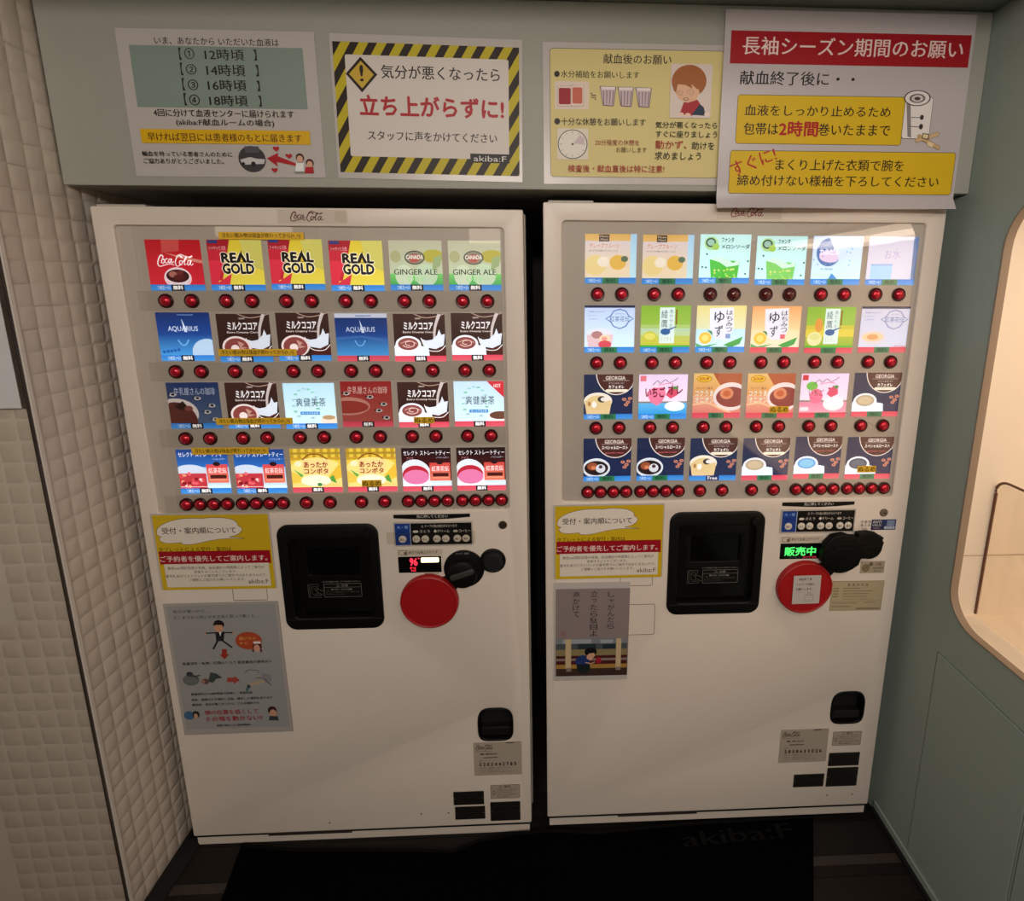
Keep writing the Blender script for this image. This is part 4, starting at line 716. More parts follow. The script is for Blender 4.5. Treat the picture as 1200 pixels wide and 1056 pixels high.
def d_ichigo(c, hot):
    c.r(0, 0, 100, 60, 'e0ccec', 'f0dcf0'); c.r(0, 64, 100, 91, *(('60b8ec', '2c98e0') if not hot else ('ec8cac', 'e8a4b8')))
    c.r(3, 3, 15, 15, 'd8747c' if not hot else 'c83444'); 
    if hot: c.e(12, 18, 36, 38, '70b850'); c.e(20, 34, 48, 68, 'e87898'); c.t('オ', 58, 28, 74, 48, '7c1c30', 2); c.e(50, 52, 94, 84, 'f4f0f4'); c.r(2, 76, 20, 84, 'f8e8f0')
    c.p([(16, 40), (28, 30), (52, 28), (56, 44), (48, 62), (38, 70), (24, 60)], 'e47ca0') if not hot else None
    c.p([(56, 46), (62, 32), (78, 30), (80, 46), (66, 54)], 'd44c6c'); 
    if not hot: c.t('いちご', 14, 28, 54, 50, '6c1428', 2); c.t('オレ', 60, 24, 90, 44, '6c1428', 2); c.e(54, 60, 96, 82, 'e4f4fc')
    else: c.t('いちご', 18, 36, 50, 50, '6c1428', 1)
    c.line([(28, 24), (38, 14), (44, 20), (54, 12), (64, 18), (80, 8)], 1.2, '4a2838', smooth=True); c.line([(40, 24), (60, 20), (72, 22)], 1.2, 'd85070', smooth=True); c.e(70, 26, 80, 34, '588c48')
def d_onion(c, hot=1):
    c.r(0, 0, 100, 50, 'e4c078', 'dc9c60'); c.r(0, 50, 100, 91, 'e8b090', 'd87c74'); c.p([(40, 0), (100, 0), (100, 30), (60, 34)], 'b05c3c'); c.e(42, 20, 116, 84, 'ece0e0'); c.e(48, 30, 112, 76, '8c3c3c'); c.e(56, 32, 84, 58, 'd88c68'); c.e(62, 38, 78, 52, 'c4603c')
    c.e(6, 4, 38, 20, 'b88c18'); c.e(8, 6, 36, 18, 'ecc038'); c.t('SOUP', 12, 9, 32, 15, 'a02c20', 2); c.to('コクうま', 4, 38, 42, 50, 'f8ecd8', '9c6434', 2, .6); c.to('オニオン', 4, 53, 44, 65, 'f8ecd8', '9c6434', 2, .6); c.line([(0, 70), (30, 66), (56, 78), (80, 88)], 4, 'ecc49c', smooth=True); c.t('ペッパー香る', 6, 30, 40, 35, '5c3418')
DES = {'cola': (d_cola, 0), 'gold': (d_gold, 0), 'ginger': (d_ginger, 0), 'aqua': (d_aqua, 0), 'aqua2': (lambda c: d_aqua(c, 1), 1), 'cocoa': (lambda c: d_cocoa(c, 0), 0), 'cocoah': (lambda c: d_cocoa(c, 1), 1),
       'cofb': (lambda c: d_coffee(c, 0), 0), 'cofr': (lambda c: d_coffee(c, 1), 1), 'sok': (lambda c: d_soken(c, 0), 0), 'sokh': (lambda c: d_soken(c, 1), 1), 'tea': (lambda c: d_tea(c, 0), 0), 'teah': (lambda c: d_tea(c, 1), 1), 'corn': (d_corn, 1),
       'grape': (d_grape, 0), 'melon': (d_melon, 0), 'melonp': (lambda c: d_melon(c, 1), 0), 'calpis': (d_calpis, 0), 'water': (d_water, 0), 'kocha': (lambda c: d_kocha(c, 0), 0), 'kochah': (lambda c: d_kocha(c, 1), 1), 'green': (lambda c: d_green(c, 0), 0), 'greenh': (lambda c: d_green(c, 1), 1),
       'yuzu': (lambda c: d_yuzu(c, 0), 0), 'yuzuh': (lambda c: d_yuzu(c, 1), 1), 'lat': (lambda c: d_geo(c, 'latte', 0), 0), 'lath': (lambda c: d_geo(c, 'latte', 1), 1), 'roast': (lambda c: d_geo(c, 'roast', 0), 0), 'roasth': (lambda c: d_geo(c, 'roast', 1, '64a8dc'), 1), 'roasth2': (lambda c: d_geo(c, 'roast', 1, '4a5264'), 1),
       'ich': (lambda c: d_ichigo(c, 0), 0), 'ichh': (lambda c: d_ichigo(c, 1), 1), 'onion': (d_onion, 1)}
def clipx(c):   # keep a print inside its card: clamp to the card's edges
    c.v = [(min(max(x, 0), 100*c.sx), min(max(y, 0), 100*c.sy), z) for x, y, z in c.v]

# ================================================================= vending machines
W, H, ZB = 1.0024, 1.83, .0365
WX0, WX1, WZ0, WZ1 = .0454, .9553, 1.0611, 1.7879
bez = MB().lathe([(.0130, -.0010), (.0155, -.0016), (.0172, .0000), (.0176, .004), (.0176, .006)], 20)
domep = [(.0004, -.0078), (.004, -.0075), (.0075, -.0065), (.0105, -.0045), (.0125, -.0015), (.0132, .002)]
def machine(mx, mz, cfg):
    L = cfg['side'] == 'L'
    e = empty('vending_machine', (mx, 0, 0)); tag(e, cfg['label'], 'vending machine')
    Z = mz
    hatch = rr(.340, Z+.717, .604, Z+1.026, .030, 8)
    def pebble(q):
        o = []
        for k in range(44):
            t = 2*pi*k/44; s_, c_ = sin(t), cos(t); ex = 2/2.9 if s_ > 0 else 2/4.2
            o.append((.9015+(.0515-q)*math.copysign(abs(c_)**(2/4.2 if s_ < 0 else 2/3.6), c_), Z+.390+(.056-q)*math.copysign(abs(s_)**ex, s_)))
        return o
    coin = pebble(0)
    door = plate('door_panel', [rr(0, Z+ZB, W, Z+H, .004, 3), rr(WX0, Z+WZ0, WX1, Z+WZ1, .010), hatch, coin], 0, .05, .003, M_white, e)
    MB().box(.004, W-.001, .052, .70, Z+.05, Z+H-.012).build('cabinet_body', M_body, e)
    MB().box(.0005, W+.0035, .040, .075, Z+.06, Z+H-.006).build('side_trim', M_side, e, bevel=.001)
    # hinge caps on the top edge
    for hx in ((.012,) if True else ()): MB().box(hx, hx+.11, .004, .05, Z+H-.001, Z+H+.005).build('hinge_cap', M_side, e, bevel=.002)
    # base with its slot, plus a black strip as painted shade under the door
    MB().box(.0062, W-.006, .004, .60, Z+.0, Z+ZB-.0055).build('kick_plate', M_white, e, bevel=.002)
    MB().box(.006, W-.006, .0012, .05, Z+ZB-.0058, Z+ZB-.0012).build('base_gap', M_dark2, e)
    MB().box(.216, .462, .0008, .006, Z+.026, Z+ZB+.0005).build('base_slot', mat('slot_brown', '2c241e', .7), e)
    if not L:
        for fx in (.04, W-.04):
            for fy in (.06, .6): MB().lathe([(.02, 0), (.02, .017)], 16).build('foot', M_dark, e).location = (fx, fy, 0)
        for o in [q for q in e.children if q.name.startswith('foot')]: o.rotation_euler = (pi/2, 0, 0); o.location.z = .0
    # display
    MB().box(WX0-.008, WX1+.008, .0085, .030, Z+WZ0-.008, Z+WZ1+.008).build('display_panel', M_grey_panel, e)
    rows = [1.757, 1.5825, 1.409, 1.2345]; dx = 0 if L else -.004
    for r_ in range(4):
        zr = Z+rows[r_]
        if L:
            bz = (Z+(1.612, 1.438, 1.265, 1.0865)[r_]); MB().box(.072 if r_ < 3 else .06, .948, .0072, .0087, bz-.024, bz+.024).build('button_band', mat('band_grey', 'bcb1a3', .45), e, bevel=.0006, seg=1)
        for i in range(6):
            key, lvl = cfg['cards'][r_][i]
            xc = .1065+.1425*i+dx; 
            if not L: xc += .0005*i
            fn, hot = DES[key]
            tiltz = R.uniform(-.002, .002)
            cd = MB().box(0, .1275, 0, .0012, -.1195, 0).build('product_card', mat('card_stock', 'c8c8cc', .4), e, (xc, .0072, zr+tiltz))
            cc = Cv(1.275, 1.195, z=.01); fn(cc)
            st = 'L' if L else ('F' if (r_ == 3 and i == 2) else 'R')
            strip(cc, hot, st); clipx(cc); cc.build('print', print_mat(lvl, .35, .5), cd)
    # selection buttons
    def btn(x, z, off=False):
        b = link('select_button', me_off if off else me_on, e, (x, .003, Z+z)); r2 = link('button_ring', me_ring, b, (0, 0, 0))
    bt = [1.6120, 1.4380, 1.2650, 1.0862]
    for r_ in range(4):
        for i in range(6):
            x = .138+.1425*i+dx*.8
            if r_ == 3 and i in (0, 1, 4, 5):
                for k in range(4): btn(.1165+.1428*i+.0346*k+dx*.5, bt[3])
            else:
                for k in range(2): btn(x+.0608*k, bt[r_], off=(not L and r_ == 0 and i in (2, 3)))
    MB().box(WX0+.001, WX1-.001, .0035, .0050, Z+WZ0+.001, Z+WZ1-.001).build('display_pane', M_pane if L else M_pane2, e)
    # dispensing hatch
    fr = plate('hatch_frame', [hatch, rr(.366, Z+.752, .580, Z+.985, .012, 4)], -.0035, .03, .003, M_dark, e)
    MB().box(.350, .595, .075, .085, Z+.73, Z+1.01).box(.350, .366, .026, .08, Z+.73, Z+1.01).box(.580, .595, .026, .08, Z+.73, Z+1.01).box(.35, .595, .026, .08, Z+.985, Z+1.01).box(.35, .595, .026, .08, Z+.73, Z+.752).build('hatch_recess', M_dark2, e)
    hd = plate('hatch_door', [rr(.372, Z+.758, .574, Z+.979, .008, 4), rr(.405, Z+.87, .545, Z+.95, .004, 3)], .014, .006, .001, mat('smoked_plastic', '0a0908', .25), e)
    MB().box(.404, .546, .021, .024, Z+.869, Z+.951).build('hatch_window', mat('smoked_window', '040404', .1), e)
    MB().box(.345, .600, -.0048, .002, Z+.748, Z+.7495).build('hatch_lip', mat('lip', '2a2826', .3), e)
    MB().lathe([(.004, -.010), (.012, -.009), (.013, 0)], 20).build('hatch_knob', M_dark, e, (.575, -.003, Z+1.0), smooth=True)
    c = Cv(); c.t('ドアが自動で開くまでお待ちください', 41, -8, 142, -4, '8c8880')
    c.rrect(42, 0, 144, 41, 3, '0a0908', .9, '7c7870'); c.r(44, 11, 142, 11.8, '7c7870'); c.t('⚠ 注意', 76, 3, 108, 10, '8c8880', 1); c.t('熱いので、やけどに注意', 62, 15, 118, 20, 'a8a49c', 1); c.t('カップの取り出しは、ランプが消えてから', 62, 24, 138, 27, '7c7870'); c.t('行ってください。', 62, 31, 100, 34, '7c7870'); c.line([(48, 32), (54, 18), (60, 32)], .8, '7c7870', closed=True)
    for p in ([(0, 0), (0, 41)], [(4, 0), (4, 41)], [(4, 1), (28, 1), (28, 10)], [(10, 8), (24, 8), (24, 30), (10, 30), (10, 8)], [(24, 14), (40, 22)], [(26, 26), (40, 34)], [(12, 34), (36, 34)], [(4, 40), (34, 40)], [(14, 14), (20, 14), (20, 22)]): c.line(p, .8, '6c6860')
    c.build('hatch_label', PM, e, (.400, .0135, Z+.845))
    # arrow plate
    ap = plate('arrow_plate', [[(.648, Z+1.051), (.850, Z+1.051), (.850, Z+1.042), (.800, Z+1.038), (.750, Z+1.036), (.700, Z+1.038), (.648, Z+1.041)]], -.001, .0012, 0, M_dark, e)
    c = Cv(); c.t('先に押してください', 0, 0, 82, 8.5, 'd8d4cc', 1); c.build('lettering', PM, ap, (.709, -.0012, Z+1.0495))
    # choice panel
    sp = plate('choice_panel', [rr(.646, Z+.960, .857, Z+1.031, .003, 3)], -.0025, .003, .001, M_side, e)
    c = Cv(); c.r(0, 0, 40, 62, '1c3c8c'); c.r(41.5, 0, 203, 62, '0c0a0a'); c.r(40, 0, 41.5, 62, 'b4c8e0')
    c.t('大・増', 6, 6, 34, 15, '8cb8ec', 1); c.t('氷なし', 10, 20, 30, 27, '0c1c4c', 1); c.t('☕ テープの指の部分がえらべます', 70, 4, 165, 13, 'd8d0c8', 0)
    c.t('さとう', 66, 19, 92, 27, 'd8d0c8', 1); c.t('クリーム', 112, 19, 144, 27, 'd8d0c8', 1); c.t('コーヒー', 170, 19, 200, 27, 'd8d0c8', 1)
    c.e(47, 20, 62, 27, 'd8d0c8'); c.p([(102, 23), (107, 18), (111, 23), (107, 28)], 'd8d0c8'); c.e(154, 20, 167, 27, 'b8b0a8'); c.build('print', PM, sp, (.650, -.0027, Z+1.0265))
    for q, t in zip((.669, .7055, .7290, .7600, .7835, .8145, .8375), ('選ぶ', 'やや多', 'なし', '増量', '多め', '濃いめ', '薄め')):
        b = MB().lathe([(.0075, -.002), (.0098, -.0014), (.0104, 0)], 20).build('choice_button', mat('button_ivory', 'd8d0c4', .4), sp, (q, -.0025, Z+.9815), smooth=True)
    c = Cv()
    for q, t in zip((19, 55.5, 79, 110, 133.5, 164.5, 187.5), ('選ぶ', '多い', 'なし', '多い', 'なし', '濃い', '薄め')): c.t(t, q-6, -2.6, q+6, 3.2, '2c2824', 1)
    c.build('button_lettering', PM, sp, (.650, -.0047, Z+.9815))
    # status line and display
    st = plate('status_label', [rr(.652, Z+.931, .772, Z+.951, .001, 2)], -.0008, .0009, 0, mat('status_label_paper', 'cabeae', .4), e)
    c = Cv(); c.rrect(4, 3, 27, 17.5, 2, 'c8bcac', 1.2, '4a4038'); c.p([(17, 9), (25, 6), (25, 16), (18, 16)], '6a5c50'); c.t('表示で出来上がりです', 30, 5, 108, 14.5, '1e1814', 1); c.build('print', PM, st, (.652, -.0009, Z+.951))
    dp = plate('display_screen', [rr(.653, Z+.882, .768, Z+.929, .001, 2)], -.0012, .002, 0, mat('screen_black', '050505', .2), e)
    c = Cv()
    if L:
        c.t('96', 31, 4.5, 51, 25.5, 'ff3048', 2); c.t('℃ 2.5', 31, 30, 46, 43, 'ff3048', 1); c.t('゜', 53, 3, 57, 7, 'ff3048')
        c.build('digits', print_mat(1.6), dp, (.653, -.0013, Z+.929))
        c = Cv(); c.rrect(61*1.0, 3, 109, 17.5, 3, 'ffe8b0'); c.build('lit_window', print_mat(2.4), dp, (.653, -.0013, Z+.929))
        c = Cv(); c.line([(68, 51), (108, 51)], 2, '6a5e54'); c.build('small_lettering', PM, dp, (.653, -.0005, Z+.929))
    else:
        c.t('販売中', 13, 11, 101, 37, '50f070', 2); c.build('digits', print_mat(.9), dp, (.653, -.0013, Z+.929))
        c = Cv(); c.t('おつり 000', 66, 38.5, 104, 45, 'd02c40', 1); c.t('100・50・10', 28, 40, 58, 43, '3a5c44', 0); c.build('small_digits', print_mat(.7), dp, (.653, -.0013, Z+.929))
    # coin and cup-choice moulding: red dish, black dial, small black cup
    neck = [(.765, Z+.862), (.792, Z+.818), (.815, Z+.842), (.790, Z+.880)]
    md = plate('dial_moulding', [circ(.829, Z+.891, .0550)], -.004, .0085, .002, M_dark, e)
    plate('coin_mouth_moulding', [circ(.9075, Z+.9135, .0350)], -.006, .0105, .003, M_dark, e)
    plate('neck_moulding', [[(.762, Z+.866), (.790, Z+.812), (.812, Z+.838), (.800, Z+.875)]], -.003, .007, .001, M_dark, e)
    if L: MB().lathe([(.002, -.016), (.030, -.016), (.038, -.013), (.041, -.004), (.042, 0)], 40).build('dial_knob', M_dark, e, (.826, -.004, Z+.880), smooth=True)
    if L:
      hd = plate('dial_handle', [rr(-.034, -.008, .034, .008, .008, 5)], -.024, .009, .003, mat('grip_grey', '3a3836', .35), e); hd.location = (.826, -.0, Z+.884); hd.rotation_euler = (0, -.32, 0)
    if L: MB().lathe([(.004, -.010), (.022, -.010), (.026, -.006), (.028, 0)], 32).build('coin_mouth', M_dark2, e, (.9085, -.006, Z+.913), smooth=True)
    c = Cv(); c.t('カップ・返却', 0, 0, 34, 6, '8c8880', 1); c.build('dial_lettering', PM, e, (.809, -.0045, Z+.9405))
    cx = .7325 if L else .7275
    rim = MB().lathe([(.0700, -.0125), (.0735, -.0150), (.0775, -.0130), (.0790, -.004), (.0790, 0)], 64).build('dish_rim', M_reddisc, e, (cx, -.001, Z+.7985), smooth=True)
    MB().lathe([(.0002, -.0135), (.0705, -.0135), (.0705, -.0100)], 64).build('red_dish', M_reddisc, e, (cx, -.001, Z+.7985), smooth=True)
    # lock
    lk = MB().lathe([(.003, -.0035), (.0095, -.0035), (.0115, -.001), (.0118, .001)], 24).build('lock', mat('lock_l', '54483c', .4, metal=.7) if L else M_steel, e, (.9365, -.0005, Z+1.0165), smooth=True)
    MB().box(-.004, .004, -.0006, 0, -.001, .001).build('keyhole', M_dark2, lk, (0, -.0036, 0)).rotation_euler = (0, .5, 0)
    # coin return
    plate('coin_return_frame', [coin, pebble(.006)], -.002, .03, .002, M_dark, e)
    MB().box(.852, .951, .030, .036, Z+.34, Z+.45).build('coin_return_back', M_dark2, e)
    MB().box(.858, .945, .006, .03, Z+.348, Z+.372).box(.862, .941, .002, .012, Z+.372, Z+.378).build('coin_tray', mat('tray', '1a1816', .35), e, bevel=.002)
    # factory stickers
    def sticker(x0, z1, w, h, num):
        s = plate('service_sticker', [rr(x0, Z+z1-h, x0+w, Z+z1, .002, 2)], -.0006, .0007, 0, M_stk, e); c = Cv(w/.140, h/.115)
        script_logo(c, 6, 7, 52, 20, '2a2018', 1.3); c.line([(5, 30), (55, 30)], .7, '3a3028'); c.t('故障・お問い合わせ先', 20, 37, 68, 43, '2a2018', 2); c.line([(28, 52.5), (70, 52.5)], 2.6, '4a3e34'); c.line([(95, 4), (118, 3)], 3, '3a3028'); c.line([(120, 3.5), (134, 3.5)], .8, '6a6058')
        c.t('自販機番号', 14, 62, 26, 65, '3a3028')
        for i, ch in enumerate(num): c.t(ch, 16+i*11.3+(2 if ch == '1' else 0), 70, 22+i*11.3-(2 if ch == '1' else 0), 81, '1e1610', 2)
        for i in range(3): c.line([(16, 88+i*7), (34, 88+i*7)], .7, '6a6058'); c.t('お客様相談室へのご連絡はこちらまで', 40, 86+i*7, (100, 90, 110)[i], 89+i*7, '5a5048')
        c.build('print', PM, s, (x0, -.0007, Z+z1))
    if L: sticker(.835, .331, .141, .116, '1202442785')
    else: sticker(.703, .321, .148, .118, '2808611026')
    def caution(x0, z1, w, h):
        s = plate('caution_sticker', [rr(x0, Z+z1-h, x0+w, Z+z1, .003, 3)], -.0006, .0007, 0, M_stk, e); c = Cv(w/.088, h/.048)
        c.rrect(.5, .5, 87.5, 47.5, 3, 'b3a697', .8, '3a3028'); c.t('⚠ 警告', 26, 3, 60, 11, '2a2018', 1); c.line([(1, 13), (87, 13)], .5, '5a5048'); c.e(5, 20, 15, 34, '5a5048'); c.e(6.5, 22, 13.5, 32, 'b3a697')
        for i, t in enumerate(('転倒防止のため、揺らさない', 'ドアに指をはさまない', '感電・けがのおそれがあります', '連絡先は管理者まで')): c.t(t, 20, 16+i*7.4, (80, 66, 82, 60)[i], 21+i*7.4, '4a4038')
        c.build('print', PM, s, (x0, -.0007, Z+z1))
    if L: caution(.881, .180, .088, .050)
    else: caution(.865, .308, .089, .050)
    for x0_, z0_, x1_, z1_ in (((.770, .113, .861, .160), (.773, .060, .863, .106), (.879, .050, .969, .118)) if L else ((.860, .185, .956, .232), (.860, .110, .957, .178), (.757, .112, .852, .158))):
        vt = plate('vent_plate', [rr(x0_, Z+z0_, x1_, Z+z1_, .001, 2)], -.0015, .002, .0004, mat('vent_dark', '1c1815' if L else '262320', .45), e)
        n = 4
        for k in range(1, n): z = z0_+(z1_-z0_)*k/n; MB().box(x0_+.006, x1_-.006, -.0026, -.0014, Z+z-.0006, Z+z+.0006).build('rib', mat('rib_dark', '15110f' if L else '1c1a18', .5), vt)
        for sx in (x0_+.004, x1_-.004): MB().lathe([(.0006, -.0008), (.0014, 0)], 8).build('rivet', M_steel, vt, (sx, -.0015, Z+(z0_+z1_)/2))
    for sx, sz in (((.671, .086), (.753, .085), (.40, .066)) if L else ((.868, .077), (.948, .077))):
        MB().lathe([(.001, -.001), (.0025, 0)], 10).build('screw', mat('screw_dark', '241c16', .5), e, (sx, -.0002, Z+sz))
    # wordmark on the top rail
    pl = plate('badge_plate', [rr(.425, Z+1.794, .585, Z+1.826, .001, 2)], -.0005, .0006, 0, mat('badge_clear', 'd2c6b8', .3), e)
    c = Cv(); script_logo(c, 0, 0, 80 if L else 84, 25, '5c1214' if L else '8c1418', 1.1); c.build('wordmark', PM, pl, (.453 if L else .457, -.0007, Z+1.8225))
    # pressed blanks in the door
    if not L:
        for x0_, z0_, x1_, z1_ in ((.18, .655, .308, .752), (.207, .809, .298, .85)):
            plate('blanking_plate', [rr(x0_, Z+z0_, x1_, Z+z1_, .006), rr(x0_+.0012, Z+z0_+.0012, x1_-.0012, Z+z1_-.0012, .005)], -.0006, .0008, 0, mat('groove', '6a5e54', .6), e)
    else:
        plate('blanking_plate', [rr(.207, Z+.809, .298, Z+.85, .004), rr(.208, Z+.8105, .297, Z+.849, .003)], -.0006, .0008, 0, mat('groove', '6a5e54', .6), e)
    return e
me_ring = bez.build('button_ring', M_ring, smooth=True).data
me_on = MB().lathe(domep, 20).build('select_button', M_red, smooth=True).data
me_off = MB().lathe(domep, 20).build('select_button', M_redoff, smooth=True).data
for q in [x for x in COL.objects if x.data in (me_ring, me_on, me_off)]: bpy.data.objects.remove(q)
A, B_, D_ = .85, .6, .28
Lc = [[('cola', 0.45), ('gold', 0.50), ('gold', 0.56), ('gold', 0.68), ('ginger', 0.50), ('ginger', 0.50)],
      [('aqua', 0.72), ('cocoa', 0.54), ('cocoa', 0.63), ('aqua2', 0.54), ('cocoah', 0.77), ('cocoah', 0.77)],
      [('cofb', 0.27), ('cocoa', 0.72), ('sok', 0.85), ('cofr', 0.32), ('cocoah', 0.85), ('sokh', 0.85)],
      [('tea', 0.85), ('tea', 0.85), ('corn', 0.81), ('corn', 0.81), ('teah', 0.85), ('teah', 0.85)]]
Rc = [[('grape', 0.54), ('grape', 0.54), ('melon', 0.81), ('melonp', 0.81), ('calpis', 0.81), ('water', 0.72)],
      [('kocha', 0.81), ('green', 0.72), ('yuzu', 0.81), ('yuzuh', 0.72), ('greenh', 0.68), ('kochah', 0.63)],
      [('lat', 0.72), ('ich', 0.81), ('onion', 0.63), ('onion', 0.63), ('ichh', 0.72), ('lath', 0.68)],
      [('roast', 0.72), ('roast', 0.72), ('lat', 0.77), ('lath', 0.77), ('roasth', 0.77), ('roasth2', 0.77)]]
vl = machine(0, 0, dict(side='L', cards=Lc, label='left white cup drink vending machine with a bare red dish'))
vr = machine(1.0507, .0178, dict(side='R', cards=Rc, label='right white cup drink vending machine with a paper note on its red dish'))

# ================================================================= things stuck on the machines
def tape_label(x, z, w, h, text, label, group, y=.0033, nm='label_strip'):
    e = empty(nm, (x, y, z)); tag(e, label, 'label', group)
    MB().box(0, w, -.0004, 0, -h, 0).build('tape', M_yel, e)
    c = Cv(); c.t(text, w*1000*.04, h*1000*.12, w*1000*.96, h*1000*.88, '180c02', 1); c.build('lettering', PM, e, (0, -.0005, 0))
G1 = 'yellow notices stuck across the left display'
for (x, z, w, h), lb in zip(((.282, 1.774, .198, .017), (.247, 1.4945, .190, .0175), (.220, 1.3185, .190, .0175), (.150, 1.241, .192, .0185)),
    ('topmost yellow strip above the gold drink cards of the left machine', 'yellow strip across the foot of the cold cocoa cards, second row left machine', 'yellow strip between cocoa and tea cards, third row left machine', 'lowest yellow strip above the two iced tea cards, left machine')):
    tape_label(x, z, w, h, '冷たい飲み物は採血が終わってから(>_<)', lb, G1)
X2, Z2 = 1.0507, .0178
for (x, z, w, h), lb in zip(((.715, 1.3175, .052, .0175), (.571, 1.148, .051, .0185), (X2+.594, Z2+1.321, .051, .0185), (X2+.850, Z2+1.152, .052, .0185)),
    ('small yellow label on the hot cocoa card, third row left machine', 'small yellow label on the right corn soup card, left machine', 'small yellow label on the right onion soup card, right machine', 'small yellow label on the last coffee card, bottom row right machine')):
    tape_label(x, z, w, h, 'ぬるめ', lb, 'small yellow lukewarm labels')
# black tape over the dial of the right machine
tp = [(.777, .893), (.783, .920), (.803, .944), (.835, .950), (.855, .943), (.874, .941), (.874, .951), (.906, .954), (.931, .948), (.935, .941), (.948, .938), (.945, .931), (.950, .924), (.946, .905), (.941, .890), (.936, .882), (.915, .876), (.889, .875), (.884, .856), (.866, .842), (.834, .834), (.807, .838), (.778, .865)]
tp = [(x-.021*(x+X2-1.066)/.9, z+.021*(1.655-z-Z2)/.85) for x, z in tp]
e = empty('tape_cover', (X2, 0, Z2)); tag(e, 'crumpled black tape cover over the coin dial of the right machine', 'cover')
plate('tape', [tp], -.030, .0232, .004, mat('black_tape', '040404', .55, bump=.9, bscale=60, spec=.2), e)
for (x0, z0, x1, z1) in [(a-.015, b+.016, c2-.015, d2+.016) for a, b, c2, d2 in ((.81, .925, .85, .927), (.81, .912, .86, .910), (.795, .90, .805, .905), (.88, .915, .93, .918), (.86, .93, .89, .925))]:
    MB().tube([(x0, -.0302, z0), ((x0+x1)/2, -.0318, (z0+z1)/2+.002), (x1, -.0302, z1)], .0016, 6).build('crease', mat('black_tape', '050505', .35), e, smooth=True)
# note on the red dish
e = empty('paper_note', (X2+.690, -.0172, Z2+.840)); tag(e, 'small square paper note on the red dish of the right machine', 'note'); e.rotation_euler = (0, -.01, 0)
MB().box(0, .078, -.0004, 0, -.087, 0).build('sheet', M_paper, e)
c = Cv(); c.t('採血終了後', 15, 7, 52, 15, '2a1a18', 1); c.t('アルコール消毒を', 8, 23, 60, 30, '2a1a18', 1); c.t('お願いします。', 8, 37, 56, 45, '2a1a18', 1); c.line([(12, 52), (44, 50)], .5, '8a6a68')
c.line([(35, 60), (59, 60), (60, 78), (34, 78)], 1, '4a3834', closed=True); c.line([(41, 60), (43, 53), (51, 53), (54, 60)], 1, '4a3834'); c.build('print', PM, e, (0, -.0005, 0))
# stickers of the right machine
e = empty('sticker', (X2+.873, -.0005, Z2+.997)); tag(e, 'tiny paper sticker of dark characters beside the blue one, right machine', 'sticker')
MB().box(0, .031, -.0003, 0, -.032, 0).build('sheet', M_white, e); c = Cv()
for j in range(2):
    for i, ch in enumerate('抗菌加'if j == 0 else '施工済'): c.t(ch, 2+i*10, 3+j*10, 9+i*10, 10.5+j*10, '2c241e', 1)
c.t('SIAA', 6, 25, 22, 29, '2c241e'); c.build('print', PM, e, (0, -.0004, 0))
e = empty('sticker', (X2+.905, -.0005, Z2+.996)); tag(e, 'dark blue and white rectangular sticker under the lock, right machine', 'sticker')
MB().box(0, .070, -.0003, 0, -.031, 0).build('sheet', mat('sticker_blue', '1a2c60', .4), e); c = Cv(); c.r(2, 2, 30, 29, '141c34'); c.t('ANTI', 3, 3, 28, 11, 'd8d8dc', 1); c.t('VIRUS', 3, 13, 28, 20, 'c8ccd4', 1); c.e(4, 22, 27, 28, '6a5c74'); c.r(44, 3, 66, 18, '8c9cbc'); c.t('抗ウイルス', 45, 5, 65, 16, '1a2c60', 1); c.r(38, 20, 67, 28, 'c4ccd8'); c.t('加工済', 42, 21, 64, 27, '1a2c60', 1); c.build('print', PM, e, (0, -.0004, 0))
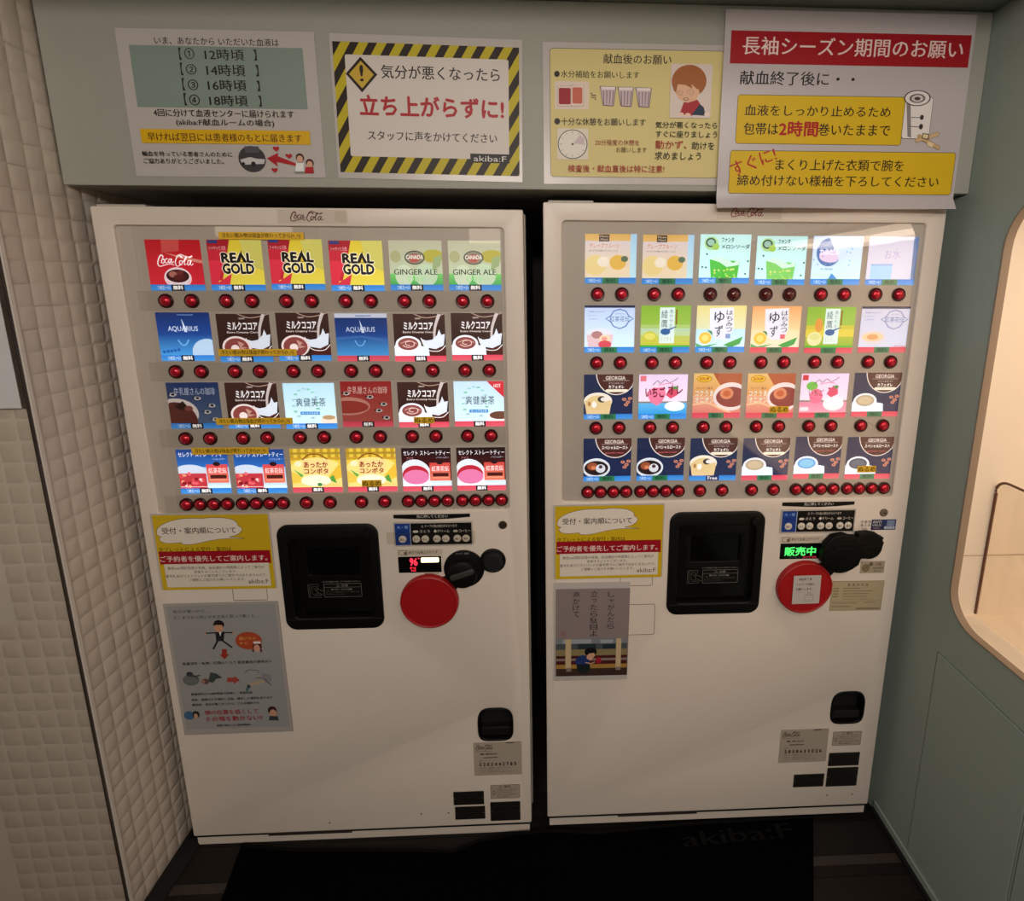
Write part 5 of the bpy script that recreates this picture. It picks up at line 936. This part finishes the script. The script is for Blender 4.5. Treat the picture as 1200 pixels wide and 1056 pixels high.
e = empty('sticker', (X2+.888, -.0005, Z2+.870)); tag(e, 'beige coin sticker below the black tape cover', 'sticker')
MB().box(0, .070, -.0003, 0, -.037, 0).build('sheet', mat('sticker_beige', 'a89c86', .4), e); c = Cv(); c.e(5, 9, 27, 32, '5a4c34'); c.e(7, 11, 25, 30, '8a7a58'); c.line([(10, 24), (22, 15)], 2, '4a3c28'); c.e(24, 3, 36, 15, '6a5c40'); c.t('OK', 43, 5, 62, 14, '7a2a20', 1); c.t('新500円硬貨', 37, 18, 66, 24, '3a2a1c', 1); c.t('使えます', 40, 27, 62, 33, '3a2a1c', 1); c.build('print', PM, e, (0, -.0004, 0))
e = empty('permit_card', (X2+.812, -.0005, Z2+.811)); tag(e, 'beige business permit card right of the red dish', 'card'); e.rotation_euler = (0, .012, 0)
MB().box(0, .152, -.0004, 0, -.094, 0).build('sheet', mat('permit_paper', 'b4a484', .45), e); c = Cv(); c.line([(1, 1), (151, 1), (151, 93), (1, 93)], .8, '5c5040', closed=True)
for i, ch in enumerate('営業許可証'): c.t(ch, 46+i*13, 9, 53+i*13, 16, '2a1c10', 1)
for j in range(4):
    c.line([(5, 23+j*8.5), (21, 23+j*8.5)], 1.8, '4a3a26'); c.line([(34, 23+j*8.5), ((84, 122, 110, 105)[j], 23+j*8.5)], 1.5, '6a5a42')
c.line([(34, 57), (125, 57)], 1, '8a7a60'); c.line([(2, 64), (150, 62)], .5, '7a6c54'); c.line([(5, 69), (80, 69)], 1.3, '6a5a42'); c.line([(100, 68), (134, 68)], 1.3, '6a5a42'); c.line([(4, 80), (60, 80)], 1.5, '4a3a26'); c.line([(78, 87), (148, 87)], 2, '3a2a1c'); c.build('print', PM, e, (0, -.0005, 0))
# pieces of clear tape on the left machine
for x, z, w, h, lb in ((.628, 1.004, .235, .034, 'long strip of clear tape over the choice panel of the left machine'), (.560, 1.822, .030, .024, 'small square of clear tape right of the left machine wordmark')):
    e = empty('tape_strip', (x, -.0052, z)); tag(e, lb, 'tape'); MB().box(0, w, -.0002, 0, -h, 0).build('film', M_tape, e)
